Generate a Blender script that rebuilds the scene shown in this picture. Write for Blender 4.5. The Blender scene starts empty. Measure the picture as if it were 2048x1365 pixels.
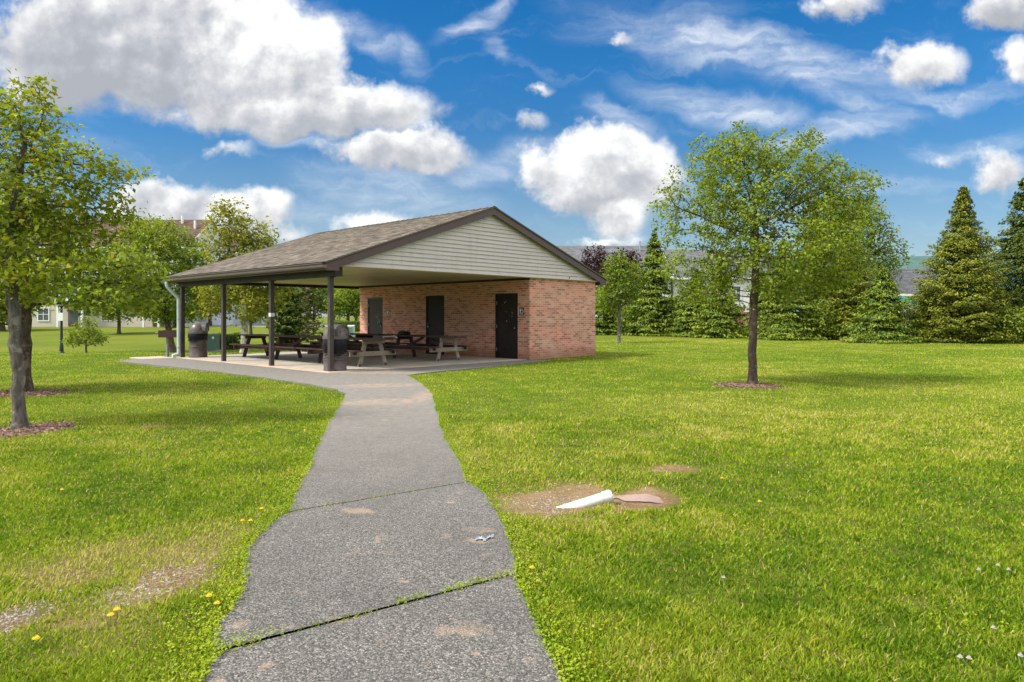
import bpy, bmesh, math, random
import numpy as np
from mathutils import Vector, Matrix
sc = bpy.context.scene
COL = sc.collection
R = math.radians
RNG = np.random.default_rng(7)
random.seed(7)
F0, V0, CH = 1407.0, 633.5, 1.372            # focal length and horizon of the photo (pixels), eye height


def gp(u, v, z=0.0):                         # a point of the photo on the level z
    y = F0 * (CH - z) / (v - V0)
    return ((u - 1024) / F0 * y, y)


def dp(u, v, y):                             # a point of the photo at a known distance
    return ((u - 1024) / F0 * y, y, CH + (V0 - v) / F0 * y)


# ------------------------------------------------------------------ numeric noise
_P = np.random.default_rng(3).random((256, 256))


def vnoise(x, y):
    xi = np.floor(x).astype(int); yi = np.floor(y).astype(int)
    fx = x - xi; fy = y - yi
    fx = fx * fx * (3 - 2 * fx); fy = fy * fy * (3 - 2 * fy)
    a = _P[xi % 256, yi % 256]; b = _P[(xi + 1) % 256, yi % 256]
    c = _P[xi % 256, (yi + 1) % 256]; d = _P[(xi + 1) % 256, (yi + 1) % 256]
    return (a * (1 - fx) + b * fx) * (1 - fy) + (c * (1 - fx) + d * fx) * fy


def fbm(x, y, o=4):
    s = 0; a = .5; t = 0
    for i in range(o):
        s = s + a * vnoise(x * 2 ** i + 17.3 * i, y * 2 ** i + 5.1 * i); t += a; a *= .5
    return s / t


def sstep(a, b, x):
    t = np.clip((x - a) / (b - a), 0, 1)
    return t * t * (3 - 2 * t)


def H(x, y):                                 # height of the lawn
    x = np.asarray(x, float); y = np.asarray(y, float)
    z = -0.03 + (fbm(x * .11 + 40, y * .11 + 40, 2) - .5) * .10 * sstep(7, 13, np.hypot(x, y))
    w = sstep(0, 7, -0.17 * y - x)
    dip = sstep(25, 42, y) * (1 - sstep(44, 86, y))
    z = z - .78 * w * dip + .12 * w * sstep(60, 88, y)
    # the lawn meets the pavilion level
    return z


def h1(x, y): return float(H(x, y))


# ------------------------------------------------------------------ object helpers
def link(o, parent=None):
    COL.objects.link(o)
    if parent is not None: o.parent = parent
    return o


def tag(o, label=None, cat=None, group=None, kind=None):
    if label: o['label'] = label
    if cat: o['category'] = cat
    if group: o['group'] = group
    if kind: o['kind'] = kind
    return o


def empty(name, loc=(0, 0, 0), rz=0.0):
    o = bpy.data.objects.new(name, None)
    o.location = loc; o.rotation_euler = (0, 0, rz); o.empty_display_size = .2
    return link(o)


class MB:
    def __init__(s): s.v = []; s.f = []; s.uv = []; s.mi = []

    def face(s, pts, uv=None, mi=0):
        n = len(s.v); s.v += [tuple(p) for p in pts]; s.f.append(tuple(range(n, n + len(pts))))
        s.uv.append(uv if uv else [(0, 0)] * len(pts)); s.mi.append(mi)

    def add(s, vs, fs, mi=0):
        n = len(s.v); s.v += [tuple(p) for p in vs]
        for f in fs:
            s.f.append(tuple(n + i for i in f)); s.uv.append([(0, 0)] * len(f)); s.mi.append(mi)

    def box(s, x0, x1, y0, y1, z0, z1, mi=0):
        vs = [(x, y, z) for z in (z0, z1) for y in (y0, y1) for x in (x0, x1)]
        s.add(vs, [(0, 2, 3, 1), (4, 5, 7, 6), (0, 1, 5, 4), (2, 6, 7, 3), (0, 4, 6, 2), (1, 3, 7, 5)], mi)

    def bar(s, p0, p1, w, h, up=(0, 0, 1), mi=0):     # w across, h along "up"
        p0 = Vector(p0); p1 = Vector(p1); d = (p1 - p0).normalized(); u = Vector(up)
        sx = d.cross(u)
        if sx.length < 1e-4: sx = d.cross(Vector((1, 0, 0)))
        sx.normalize(); u = sx.cross(d).normalized()
        vs = []
        for p in (p0, p1):
            for a, b in ((-1, -1), (1, -1), (1, 1), (-1, 1)):
                vs.append(p + sx * (a * w / 2) + u * (b * h / 2))
        s.add(vs, [(0, 1, 2, 3)[::-1], (4, 5, 6, 7), (0, 4, 5, 1)[::-1], (1, 5, 6, 2)[::-1], (2, 6, 7, 3)[::-1], (3, 7, 4, 0)[::-1]][:], mi)

    def tube(s, pts, rad, n=10, cap=True, mi=0):
        pts = [Vector(p) for p in pts]
        if not hasattr(rad, '__len__'): rad = [rad] * len(pts)
        d0 = (pts[1] - pts[0]).normalized()
        ref = Vector((0, 0, 1)) if abs(d0.z) < .9 else Vector((1, 0, 0))
        rings = []; base = len(s.v); vs = []
        for i, p in enumerate(pts):
            d = ((pts[i + 1] if i + 1 < len(pts) else p) - (pts[i - 1] if i else p)).normalized()
            a = d.cross(ref)
            a.normalize(); b = d.cross(a).normalized(); ref = a.cross(d).normalized()
            for k in range(n):
                t = 2 * math.pi * k / n
                vs.append(p + (a * math.cos(t) + b * math.sin(t)) * rad[i])
        fs = []
        for i in range(len(pts) - 1):
            for k in range(n):
                k2 = (k + 1) % n
                fs.append((i * n + k, i * n + k2, (i + 1) * n + k2, (i + 1) * n + k))
        if cap:
            fs.append(tuple(range(n))[::-1]); m = (len(pts) - 1) * n
            fs.append(tuple(range(m, m + n)))
        s.add(vs, fs, mi)

    def lathe(s, prof, c=(0, 0), n=28, mi=0, a0=0, a1=2 * math.pi):
        full = abs(a1 - a0 - 2 * math.pi) < 1e-6
        m = n if full else n + 1
        vs = []
        for (r, z) in prof:
            for k in range(m):
                t = a0 + (a1 - a0) * k / n
                vs.append((c[0] + r * math.cos(t), c[1] + r * math.sin(t), z))
        fs = []
        for i in range(len(prof) - 1):
            for k in range(n):
                k2 = (k + 1) % m
                fs.append((i * m + k, i * m + k2, (i + 1) * m + k2, (i + 1) * m + k))
        s.add(vs, fs, mi)

    def prism(s, poly, z0, z1, mi=0):
        n = len(poly)
        ar = sum(poly[i][0] * poly[(i + 1) % n][1] - poly[(i + 1) % n][0] * poly[i][1] for i in range(n))
        if ar < 0: poly = poly[::-1]
        vs = [(p[0], p[1], z0) for p in poly] + [(p[0], p[1], z1) for p in poly]
        fs = [tuple(range(n))[::-1], tuple(range(n, 2 * n))]
        for i in range(n):
            j = (i + 1) % n
            fs.append((i, j, n + j, n + i))
        s.add(vs, fs, mi)

    def build(s, name, mat, parent=None, smooth=None, bevel=0, loc=None):
        me = bpy.data.meshes.new(name)
        me.from_pydata(s.v, [], s.f)
        if any(any(q != (0, 0) for q in u) for u in s.uv):
            l = me.uv_layers.new(name='UVMap'); flat = [c for u in s.uv for q in u for c in q]
            l.data.foreach_set('uv', flat)
        for m in (mat if isinstance(mat, (list, tuple)) else [mat]): me.materials.append(m)
        if isinstance(mat, (list, tuple)): me.polygons.foreach_set('material_index', s.mi)
        me.validate(); me.update()
        if smooth:
            me.shade_smooth(); me.set_sharp_from_angle(angle=R(smooth))
        o = bpy.data.objects.new(name, me)
        if bevel:
            b = o.modifiers.new('bevel', 'BEVEL'); b.width = bevel; b.segments = 2; b.limit_method = 'ANGLE'
        if loc: o.location = loc
        return link(o, parent)


def np_mesh(name, V, nper, mat, parent=None, attrs=None):
    """V (N,k,3) polygons of k corners; attrs: name -> (N,) value per polygon"""
    N, k = V.shape[:2]
    me = bpy.data.meshes.new(name)
    me.vertices.add(N * k); me.vertices.foreach_set('co', V.reshape(-1).astype(np.float32))
    me.loops.add(N * k); me.loops.foreach_set('vertex_index', np.arange(N * k, dtype=np.int32))
    me.polygons.add(N); me.polygons.foreach_set('loop_start', np.arange(N, dtype=np.int32) * k)
    try: me.polygons.foreach_set('loop_total', np.full(N, k, dtype=np.int32))
    except Exception: pass
    for a, val in (attrs or {}).items():
        at = me.attributes.new(a, 'FLOAT', 'POINT')
        at.data.foreach_set('value', np.repeat(val, k).astype(np.float32))
    me.materials.append(mat); me.update(calc_edges=True)
    o = bpy.data.objects.new(name, me)
    return link(o, parent)


# ------------------------------------------------------------------ materials
class NT:
    def __init__(s, tree): s.t = tree; s.n = tree.nodes; s.l = tree.links

    def new(s, typ, **kw):
        nd = s.n.new(typ)
        for k, v in kw.items(): setattr(nd, k, v)
        return nd

    def put(s, sock, v):
        if isinstance(v, bpy.types.NodeSocket): s.l.new(v, sock)
        elif v is not None: sock.default_value = v

    def math(s, op, a, b=None, c=None, clamp=False):
        nd = s.new('ShaderNodeMath', operation=op, use_clamp=clamp)
        s.put(nd.inputs[0], a); s.put(nd.inputs[1], b)
        if c is not None: s.put(nd.inputs[2], c)
        return nd.outputs[0]

    def vmath(s, op, a, b=None):
        nd = s.new('ShaderNodeVectorMath', operation=op)
        s.put(nd.inputs[0], a)
        if b is not None: s.put(nd.inputs[1], b)
        return nd.outputs['Value'] if op in ('LENGTH', 'DOT_PRODUCT') else nd.outputs['Vector']

    def noise(s, vec, scale, detail=4, rough=.55, dist=0.0, col=False):
        nd = s.new('ShaderNodeTexNoise')
        s.put(nd.inputs['Vector'], vec); nd.inputs['Scale'].default_value = scale
        nd.inputs['Detail'].default_value = detail; nd.inputs['Roughness'].default_value = rough
        nd.inputs['Distortion'].default_value = dist
        return nd.outputs['Color'] if col else nd.outputs['Fac']

    def ramp(s, fac, stops, interp='LINEAR'):
        nd = s.new('ShaderNodeValToRGB'); nd.color_ramp.interpolation = interp
        e = nd.color_ramp.elements
        while len(e) < len(stops): e.new(.5)
        for i, (p, c) in enumerate(stops):
            e[i].position = p; e[i].color = (c[0], c[1], c[2], 1) if hasattr(c, '__len__') else (c, c, c, 1)
        s.put(nd.inputs[0], fac)
        return nd.outputs['Color']

    def mix(s, fac, a, b, typ='MIX'):
        nd = s.new('ShaderNodeMix', data_type='RGBA', blend_type=typ)
        s.put(nd.inputs[0], fac)
        for i, v in ((6, a), (7, b)):
            if isinstance(v, (tuple, list)) and len(v) == 3: v = (*v, 1)
            s.put(nd.inputs[i], v)
        return nd.outputs[2]

    def fmix(s, fac, a, b):
        nd = s.new('ShaderNodeMix', data_type='FLOAT')
        s.put(nd.inputs[0], fac); s.put(nd.inputs[2], a); s.put(nd.inputs[3], b)
        return nd.outputs[0]

    def smooth(s, x, a, b):
        nd = s.new('ShaderNodeMapRange', interpolation_type='SMOOTHSTEP')
        s.put(nd.inputs[0], x); nd.inputs[1].default_value = a; nd.inputs[2].default_value = b
        return nd.outputs[0]

    def mapping(s, vec, loc=(0, 0, 0), rot=(0, 0, 0), scale=(1, 1, 1), typ='POINT'):
        nd = s.new('ShaderNodeMapping', vector_type=typ)
        s.put(nd.inputs[0], vec); nd.inputs[1].default_value = loc; nd.inputs[2].default_value = rot; nd.inputs[3].default_value = scale
        return nd.outputs[0]

    def bump(s, hgt, strength=.3, dist=.01):
        nd = s.new('ShaderNodeBump'); nd.inputs['Strength'].default_value = strength
        nd.inputs['Distance'].default_value = dist; s.put(nd.inputs['Height'], hgt)
        return nd.outputs[0]


def material(name):
    m = bpy.data.materials.new(name); m.use_nodes = True
    t = NT(m.node_tree); p = m.node_tree.nodes['Principled BSDF']
    return m, t, p


def coord(t, kind='Object'):
    return t.new('ShaderNodeTexCoord').outputs[kind]


def worldpos(t):
    return t.new('ShaderNodeNewGeometry').outputs['Position']


def simple(name, col, rough=.6, var=.18, scale=6, metal=0.0, bump=0.0, bscale=60, stretch=(1, 1, 1), dirt=None, spec=.4):
    m, t, p = material(name)
    c = coord(t); c = t.mapping(c, scale=stretch)
    n = t.noise(c, scale, 5, .6)
    lo = tuple(x * (1 - var) for x in col); hi = tuple(min(1, x * (1 + var)) for x in col)
    cc = t.ramp(n, [(.3, lo), (.7, hi)])
    if dirt:
        n2 = t.noise(c, scale * .35, 6, .65)
        cc = t.mix(t.smooth(n2, .52, .72), cc, dirt)
    t.put(p.inputs['Base Color'], cc)
    r2 = t.ramp(n, [(.3, max(0, rough - .08)), (.7, min(1, rough + .08))])
    t.put(p.inputs['Roughness'], r2)
    p.inputs['Metallic'].default_value = metal; p.inputs['Specular IOR Level'].default_value = spec
    if bump: t.put(p.inputs['Normal'], t.bump(t.noise(c, bscale, 4, .6), bump, .01))
    return m


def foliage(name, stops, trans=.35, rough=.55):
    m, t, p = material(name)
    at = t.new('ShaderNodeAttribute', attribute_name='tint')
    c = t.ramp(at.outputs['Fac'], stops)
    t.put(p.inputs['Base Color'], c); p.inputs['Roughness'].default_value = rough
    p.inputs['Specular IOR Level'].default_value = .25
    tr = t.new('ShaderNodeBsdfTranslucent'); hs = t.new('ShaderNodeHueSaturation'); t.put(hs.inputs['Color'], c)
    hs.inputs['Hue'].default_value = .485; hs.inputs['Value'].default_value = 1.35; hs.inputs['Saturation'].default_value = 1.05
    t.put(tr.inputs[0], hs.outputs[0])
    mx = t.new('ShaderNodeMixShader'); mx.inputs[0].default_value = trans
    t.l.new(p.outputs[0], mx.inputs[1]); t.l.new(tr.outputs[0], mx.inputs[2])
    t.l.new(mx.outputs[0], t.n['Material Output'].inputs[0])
    return m


def bark(name, a, b, patch=None, scale=(14, 14, 3)):
    m, t, p = material(name)
    w = worldpos(t); c = t.mapping(w, scale=scale)
    n = t.noise(c, 1.6, 6, .65)
    cc = t.ramp(n, [(.32, a), (.68, b)]); cc = t.mix(t.smooth(t.noise(w, 9, 4, .6), .5, .68), cc, tuple(min(1, x * 1.5) for x in b))
    if patch:
        n2 = t.noise(w, 5, 3, .5); cc = t.mix(t.smooth(n2, .48, .6), cc, patch)
    t.put(p.inputs['Base Color'], cc); p.inputs['Roughness'].default_value = .9
    p.inputs['Specular IOR Level'].default_value = .15
    t.put(p.inputs['Normal'], t.bump(n, .9, .03))
    return m


# foliage colours (albedo)
LEAF_OAK = foliage('oak_leaf', [(0, (.09, .14, .012)), (.45, (.22, .29, .018)), (.8, (.38, .40, .03)), (1, (.42, .27, .04))], .4)
LEAF_BRIGHT = foliage('bright_leaf', [(0, (.08, .14, .013)), (.5, (.21, .29, .024)), (1, (.39, .42, .045))], .4)
LEAF_MAPLE = foliage('maple_leaf', [(0, (.07, .12, .012)), (.5, (.19, .27, .022)), (.9, (.34, .39, .04)), (1, (.34, .23, .05))], .38)
LEAF_SYC = foliage('sycamore_leaf', [(0, (.10, .13, .012)), (.5, (.26, .29, .03)), (1, (.46, .38, .06))], .45)
LEAF_YEL = foliage('spring_leaf', [(0, (.07, .13, .012)), (.5, (.17, .25, .02)), (1, (.32, .34, .04))], .42)
LEAF_PLUM = foliage('plum_leaf', [(0, (.018, .008, .010)), (.5, (.055, .018, .022)), (1, (.11, .035, .038))], .25)
LEAF_FAR = foliage('far_leaf', [(0, (.06, .11, .02)), (.5, (.15, .22, .035)), (1, (.27, .31, .06))], .35)
NEEDLE_SPR = foliage('spruce_needle', [(0, (.03, .06, .008)), (.45, (.115, .18, .016)), (1, (.33, .38, .035))], .12)
NEEDLE_ARB = foliage('arborvitae_spray', [(0, (.035, .055, .006)), (.45, (.13, .165, .014)), (1, (.34, .33, .03))], .12)
NEEDLE_PINE = foliage('pine_needle', [(0, (.022, .044, .008)), (.5, (.072, .11, .013)), (1, (.20, .25, .03))], .15)
NEEDLE_DRY = foliage('dry_needle', [(0, (.05, .06, .02)), (.5, (.12, .12, .035)), (1, (.2, .16, .06))], .25)
BARK_GREY = bark('grey_bark', (.05, .045, .038), (.17, .15, .125))
BARK_BROWN = bark('brown_bark', (.035, .026, .02), (.13, .095, .07))
BARK_SYC = bark('sycamore_bark', (.16, .14, .10), (.40, .37, .29), (.50, .47, .39))


# ------------------------------------------------------------------ trees
def colonize(seed, attr, step, di, dk, rng, iters=140, trop=(0, 0, .05)):
    nodes = [np.array(p, float) for p in seed]; par = [-1] + list(range(len(seed) - 1))
    A = attr.copy(); arr = np.array(nodes)
    D = np.linalg.norm(A[:, None] - arr[None], axis=2); ni = D.argmin(1); nd = D.min(1)
    trop = np.array(trop); used = {}
    for it in range(iters):
        if len(A) == 0: break
        m = nd < di
        if not m.any(): m = nd < nd.min() * 1.05
        idx = ni[m]; dv = A[m] - arr[idx]; dv /= np.linalg.norm(dv, axis=1)[:, None] + 1e-9
        uq, inv = np.unique(idx, return_inverse=True)
        s = np.zeros((len(uq), 3)); np.add.at(s, inv, dv)
        s += rng.normal(0, .25, s.shape) + trop
        s /= np.linalg.norm(s, axis=1)[:, None] + 1e-9
        new = []; 
        for q, i in enumerate(uq):
            if used.get(i, 0) > 3: continue
            used[i] = used.get(i, 0) + 1
            new.append(arr[i] + s[q] * step * rng.uniform(.8, 1.2)); par.append(int(i))
        if not new: break
        new = np.array(new); n0 = len(arr); arr = np.vstack([arr, new])
        D = np.linalg.norm(A[:, None] - new[None], axis=2); j = D.argmin(1); dm = D.min(1)
        b = dm < nd; nd[b] = dm[b]; ni[b] = j[b] + n0
        keep = nd > dk
        A = A[keep]; nd = nd[keep]; ni = ni[keep]
    return arr, np.array(par)


def frusta(p0, p1, r0, r1, n):
    d = p1 - p0; L = np.linalg.norm(d, axis=1)[:, None] + 1e-9; d = d / L
    ref = np.where(np.abs(d[:, 2:3]) < .9, np.array([[0, 0, 1.]]), np.array([[1., 0, 0]]))
    a = np.cross(d, ref); a /= np.linalg.norm(a, axis=1)[:, None]; b = np.cross(d, a)
    p1 = p1 + d * L * .06
    th = np.arange(n + 1) * 2 * math.pi / n
    c, s = np.cos(th), np.sin(th)
    ring = a[:, None] * c[None, :, None] + b[:, None] * s[None, :, None]
    A = p0[:, None] + ring * r0[:, None, None]; B = p1[:, None] + ring * r1[:, None, None]
    q = np.stack([A[:, :-1], A[:, 1:], B[:, 1:], B[:, :-1]], axis=2)
    return q.reshape(-1, 4, 3)


def leaf_quads(P, nrm, size, rng, aspect=.6, fold=.18, along=None):
    N = len(P)
    nrm = nrm / (np.linalg.norm(nrm, axis=1)[:, None] + 1e-9)
    r = rng.normal(size=(N, 3)) if along is None else along + rng.normal(0, .35, (N, 3))
    d = r - nrm * (r * nrm).sum(1)[:, None]; d /= np.linalg.norm(d, axis=1)[:, None] + 1e-9
    c = np.cross(nrm, d); s = size[:, None]
    k = nrm * fold * s
    return np.stack([P - d * s * .5, P - d * s * .05 + c * s * aspect * .5 + k, P + d * s * .5, P - d * s * .05 - c * s * aspect * .5 + k], axis=1)


def crown_points(ells, n, rng, shell=.55, clump=0.0):
    vol = np.array([e[3] * e[4] * e[5] for e in ells]) ** .75; k = rng.choice(len(ells), n, p=vol / vol.sum())
    E = np.array(ells)[k]
    d = rng.normal(size=(n, 3)); d /= np.linalg.norm(d, axis=1)[:, None]
    r = rng.random(n) ** shell
    return E[:, :3] + d * E[:, 3:6] * r[:, None]


def broadleaf(name, cat, label, base, ells, mat, bmat, R0, trunk, group=None, natt=900, step=.2, di=2.2, dk=.28, kleaf=6, leaf=.085,
              sig=.11, seed=1, tip=.006, maxtips=5, aspect=.6, up=.55, trop=(0, 0, .05), shell=.5, dens_gap=.0):
    """trunk: list of points (relative heights are absolute) from the base up; the crown grows from its top part"""
    rng = np.random.default_rng(seed)
    root = empty(name, base); tag(root, label, cat, group)
    b = np.array(base, float)
    att = crown_points(ells, natt, rng, shell)
    if dens_gap:
        cen = np.array(att.mean(0)); f = np.array([fbm(np.array([p[0] * 1.1 + seed]), np.array([p[2] * 1.1 + p[1]]), 2)[0] for p in att])
        att = att[f > np.quantile(f, dens_gap)]
    # resample the trunk
    tp = [np.array(p, float) for p in trunk]; seedpts = [tp[0]]
    for q in range(len(tp) - 1):
        n = max(1, int(np.linalg.norm(tp[q + 1] - tp[q]) / step))
        for i in range(1, n + 1):
            p = tp[q] + (tp[q + 1] - tp[q]) * i / n
            seedpts.append(p + rng.normal(0, .012, 3) * (1 if i < n else 0))
    low = min(p[2] for p in att)
    arr, par = colonize(seedpts, att, step, di, dk, rng, trop=trop)
    N = len(arr); nch = np.zeros(N, int)
    for i in range(N):
        if par[i] >= 0: nch[par[i]] += 1
    tips = np.where(nch == 0, 1, 0).astype(float)
    for i in range(N - 1, 0, -1): tips[par[i]] += tips[i]
    e = math.log(max(2, tips[0])) / math.log(R0 / tip)
    rad = tip * tips ** (1 / e)
    ntr = len(seedpts)
    # flare at the foot
    hz = arr[:ntr, 2] - arr[0, 2]
    rad[:ntr] *= 1 + .55 * np.exp(-hz / (R0 * 1.6))
    tm = MB(); wv = rng.random(2) * 50
    tm.tube([Vector(arr[i] - b) for i in range(ntr)], [rad[i] for i in range(ntr)], 14, cap=False)
    tv = np.array(tm.v); ang = np.tile(np.arange(14) * 2 * math.pi / 14, ntr)
    k_ = np.repeat(np.arange(ntr), 14); off_ = (fbm(np.cos(ang) * 1.3 + wv[0], np.sin(ang) * 1.3 + tv[:, 2] * 1.2 + wv[1], 3) - .5) * .20
    ctr = (arr[:ntr] - b)[k_]; tv = ctr + (tv - ctr) * (1 + off_)[:, None]
    TQ = np.array([[tv[j] for j in f] for f in tm.f])
    ii = np.arange(ntr, N); pp = par[ntr:]
    big = (rad[ii] > .022)
    Q = [TQ, frusta(arr[pp[big]] - b, arr[ii[big]] - b, rad[pp[big]] * np.where(tips[pp[big]] > 2.2 * tips[ii[big]], np.minimum(1, 1.25 * rad[ii[big]] / rad[pp[big]]), 1), rad[ii[big]], 10)]
    sm = ~big
    Q.append(frusta(arr[pp[sm]] - b, arr[ii[sm]] - b, np.minimum(rad[pp[sm]], rad[ii[sm]] * 1.3), rad[ii[sm]], 4))
    tr = np_mesh('trunk', np.vstack(Q), 4, bmat, root)
    # weld the long limbs so that they shade smoothly
    bm = bmesh.new(); bm.from_mesh(tr.data); bmesh.ops.remove_doubles(bm, verts=bm.verts, dist=.0004)
    for f in bm.faces: f.smooth = True
    bm.to_mesh(tr.data); bm.free()
    tw = np.where((tips <= maxtips) & (np.arange(N) >= ntr * .8))[0]
    k = np.repeat(tw, rng.poisson(kleaf, len(tw)))
    P = arr[k] + rng.normal(0, sig, (len(k), 3)) * np.array([1, 1, .75])
    cen = arr[tw].mean(0); out = P - cen; out /= np.linalg.norm(out, axis=1)[:, None] + 1e-9
    nr = rng.normal(0, .55, (len(k), 3)) + np.array([0, 0, up]) + out * .35
    sz = leaf * rng.uniform(.45, 1.45, len(k))
    tw_t = rng.random(N)
    tint = np.clip(.30 + .28 * (tw_t[k] - .5) + rng.normal(0, .2, len(k)) + .22 * fbm(P[:, 0] * 1.7 + 9, P[:, 2] * 1.7 + P[:, 1], 3), 0, 1)
    along = P - arr[k] + np.array([0, 0, -.03])
    along /= np.linalg.norm(along, axis=1)[:, None] + 1e-9
    np_mesh('crown', leaf_quads(P - b, nr, sz, rng, aspect, along=along), 4, mat, root, {'tint': tint})
    return root


def ell(u, v, ru, rv, y, dy=0.0, ry=None):
    c = dp(u, v, y + dy); a = ru / F0 * (y + dy); b = rv / F0 * (y + dy)
    return (c[0], c[1], c[2], a, ry if ry else a * .9, b)


def conifer(name, cat, label, base, h, r, mat, seed, group=None, kind='spruce', nb=240, ns=42, tipz=0.0, spray=.24, gap=0.0, skirt=.02):
    rng = np.random.default_rng(seed)
    root = empty(name, base); tag(root, label, cat, group)
    m = MB(); lean = rng.normal(0, .02, 2) * h
    m.tube([(lean[0] * q * q, lean[1] * q * q, h * q) for q in (0, .2, .4, .6, .8, .93)], [.028 * h * (1 - q) ** .9 * .5 + .004 for q in (0, .2, .4, .6, .8, .93)], 7)
    m.build('trunk', BARK_BROWN, root, smooth=50)
    # boughs: more of them low down
    tz = skirt + (1 - skirt) * (1 - np.sqrt(1 - rng.random(nb) * .985)) if kind != 'pine' else skirt + (1 - skirt) * rng.random(nb) ** 1.15
    hi_ = rng.random(nb) < .22; tz[hi_] = .5 + .49 * rng.random(hi_.sum())
    tz = np.sort(tz)
    ph = np.arange(nb) * 2.39996 + rng.normal(0, .25, nb)
    prof = {'spruce': lambda q: np.interp(q, [0, .12, .4, .6, .8, .93, 1], [.84, 1, .76, .50, .25, .11, .03]), 'arb': lambda q: np.interp(q, [0, .1, .42, .62, .78, .88, 1], [.92, 1, .84, .54, .29, .16, .02]),
            'pine': lambda q: (1 - q) ** .6 * np.minimum(1, .55 + q * 1.8)}[kind]
    L = r * prof(tz) * rng.uniform(.55, 1.10, nb) * (1 + .50 * (fbm(tz * 5 + seed, np.cos(ph) * 1.2 + np.sin(ph * 2) + seed, 2) - .5)) + .06
    lift = np.minimum(1, .25 + tz * 5) * {'spruce': -.12, 'arb': .08, 'pine': .22}[kind] + {'spruce': .40, 'arb': .22, 'pine': .45}[kind] * tz * (tz > .05) + rng.normal(0, .08, nb)
    P = []; NRM = []; AL = []; T = []; S = []
    for i in range(nb):
        n = max(6, int(ns * (L[i] / r + .18)))
        q = rng.random(n) ** (.62); z0 = tz[i] * h
        hd = np.array([math.cos(ph[i]), math.sin(ph[i]), 0]); sd = np.array([-hd[1], hd[0], 0])
        wid = L[i] * .33 * np.sin(np.clip(q, .05, 1) * 2.6) * rng.uniform(-1, 1, n)
        droop = (-.28 * q * q + .16 * q ** 4) if kind == 'spruce' else (.06 * q * q)
        z = z0 + L[i] * (lift[i] * q + droop) - np.abs(wid) * .25 + rng.normal(0, .018 * r, n)
        p = np.array([lean[0] * tz[i] ** 2, lean[1] * tz[i] ** 2, 0]) + hd * (L[i] * q)[:, None] + sd * wid[:, None]; p[:, 2] = z
        al = hd[None] * 1.0 + sd[None] * (np.sign(wid) * .75)[:, None]; al = al + np.array([0, 0, -.25 if kind == 'spruce' else .12])
        P.append(p); AL.append(al); NRM.append(rng.normal(0, .5, (n, 3)) + np.array([0, 0, .9]) + hd * .5)
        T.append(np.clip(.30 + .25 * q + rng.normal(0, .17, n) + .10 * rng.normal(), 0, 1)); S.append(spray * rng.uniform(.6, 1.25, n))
    n = 46; q = rng.random(n); tp_ = np.stack([rng.normal(0, .035, n) * (1.3 - q) + lean[0], rng.normal(0, .035, n) * (1.3 - q) + lean[1], h * (.86 + .15 * q)], 1)
    P.append(tp_); AL.append(rng.normal(0, .5, (n, 3)) + np.array([0, 0, 1.2])); NRM.append(rng.normal(0, 1, (n, 3))); T.append(np.clip(rng.normal(.5, .15, n), 0, 1)); S.append(spray * .8 * rng.uniform(.6, 1.1, n))
    P = np.vstack(P); AL = np.vstack(AL); NRM = np.vstack(NRM); T = np.hstack(T); S = np.hstack(S)
    P[:, 2] = np.maximum(P[:, 2], .05 + .1 * rng.random(len(P)))
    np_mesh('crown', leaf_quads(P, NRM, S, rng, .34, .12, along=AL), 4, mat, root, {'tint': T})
    return root
EXPO, SUN_E, SUN_A, SKY_S, SKY_V, CLD, OVER_FILL = 0.64, 4.0, 11.0, 0.10, 0.88, 0.68, 1.2

# ------------------------------------------------------------------ camera, sun, sky
cam = bpy.data.cameras.new('camera'); co = bpy.data.objects.new('camera', cam); link(co)
co.location = (0, 0, CH); co.rotation_euler = (R(90), 0, 0)
cam.sensor_width = 36; cam.lens = 36 * F0 / 2048; cam.shift_y = (V0 - 682.5) / 2048
cam.clip_start = .05; cam.clip_end = 20000
sc.camera = co
sc.view_settings.view_transform = 'Standard'; sc.view_settings.look = 'None'
sc.view_settings.exposure = EXPO; sc.view_settings.gamma = 1
SUN = Vector((-.78, -.30, .0)).normalized() * math.cos(R(50)) + Vector((0, 0, math.sin(R(50))))
sl = bpy.data.lights.new('sun', 'SUN'); sl.energy = SUN_E; sl.angle = R(SUN_A); sl.color = (1, .955, .88)
so = bpy.data.objects.new('sun', sl); so.rotation_euler = SUN.to_track_quat('Z', 'Y').to_euler(); so.location = (-30, -20, 40); link(so)

w = bpy.data.worlds.new('World'); sc.world = w; w.use_nodes = True
t = NT(w.node_tree); bg = t.n['Background']
sky = t.new('ShaderNodeTexSky', sky_type='NISHITA'); sky.sun_disc = False
sky.sun_elevation = R(50); sky.sun_rotation = math.atan2(SUN.x, SUN.y); sky.ozone_density = 2.6; sky.air_density = 1.0; sky.dust_density = .35
hs = t.new('ShaderNodeHueSaturation'); hs.inputs['Saturation'].default_value = 1.45; hs.inputs['Value'].default_value = SKY_V; hs.inputs['Hue'].default_value = .502
t.l.new(sky.outputs[0], hs.inputs['Color']); SKYC = hs.outputs[0]
g = t.new('ShaderNodeTexCoord').outputs['Generated']
sx = t.new('ShaderNodeSeparateXYZ'); t.l.new(g, sx.inputs[0])
ay = t.math('MAXIMUM', t.math('ABSOLUTE', sx.outputs['Y']), .03)
U = t.math('DIVIDE', sx.outputs['X'], ay); V = t.math('DIVIDE', sx.outputs['Z'], ay)
cx = t.new('ShaderNodeCombineXYZ'); t.l.new(U, cx.inputs[0]); t.l.new(V, cx.inputs[1])
t.put(cx.inputs[2], t.math('LESS_THAN', sx.outputs['Y'], 0.0))
p = cx.outputs[0]


def cc(u, v): return ((u - 1024) / F0, (V0 - v) / F0, 0)


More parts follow.
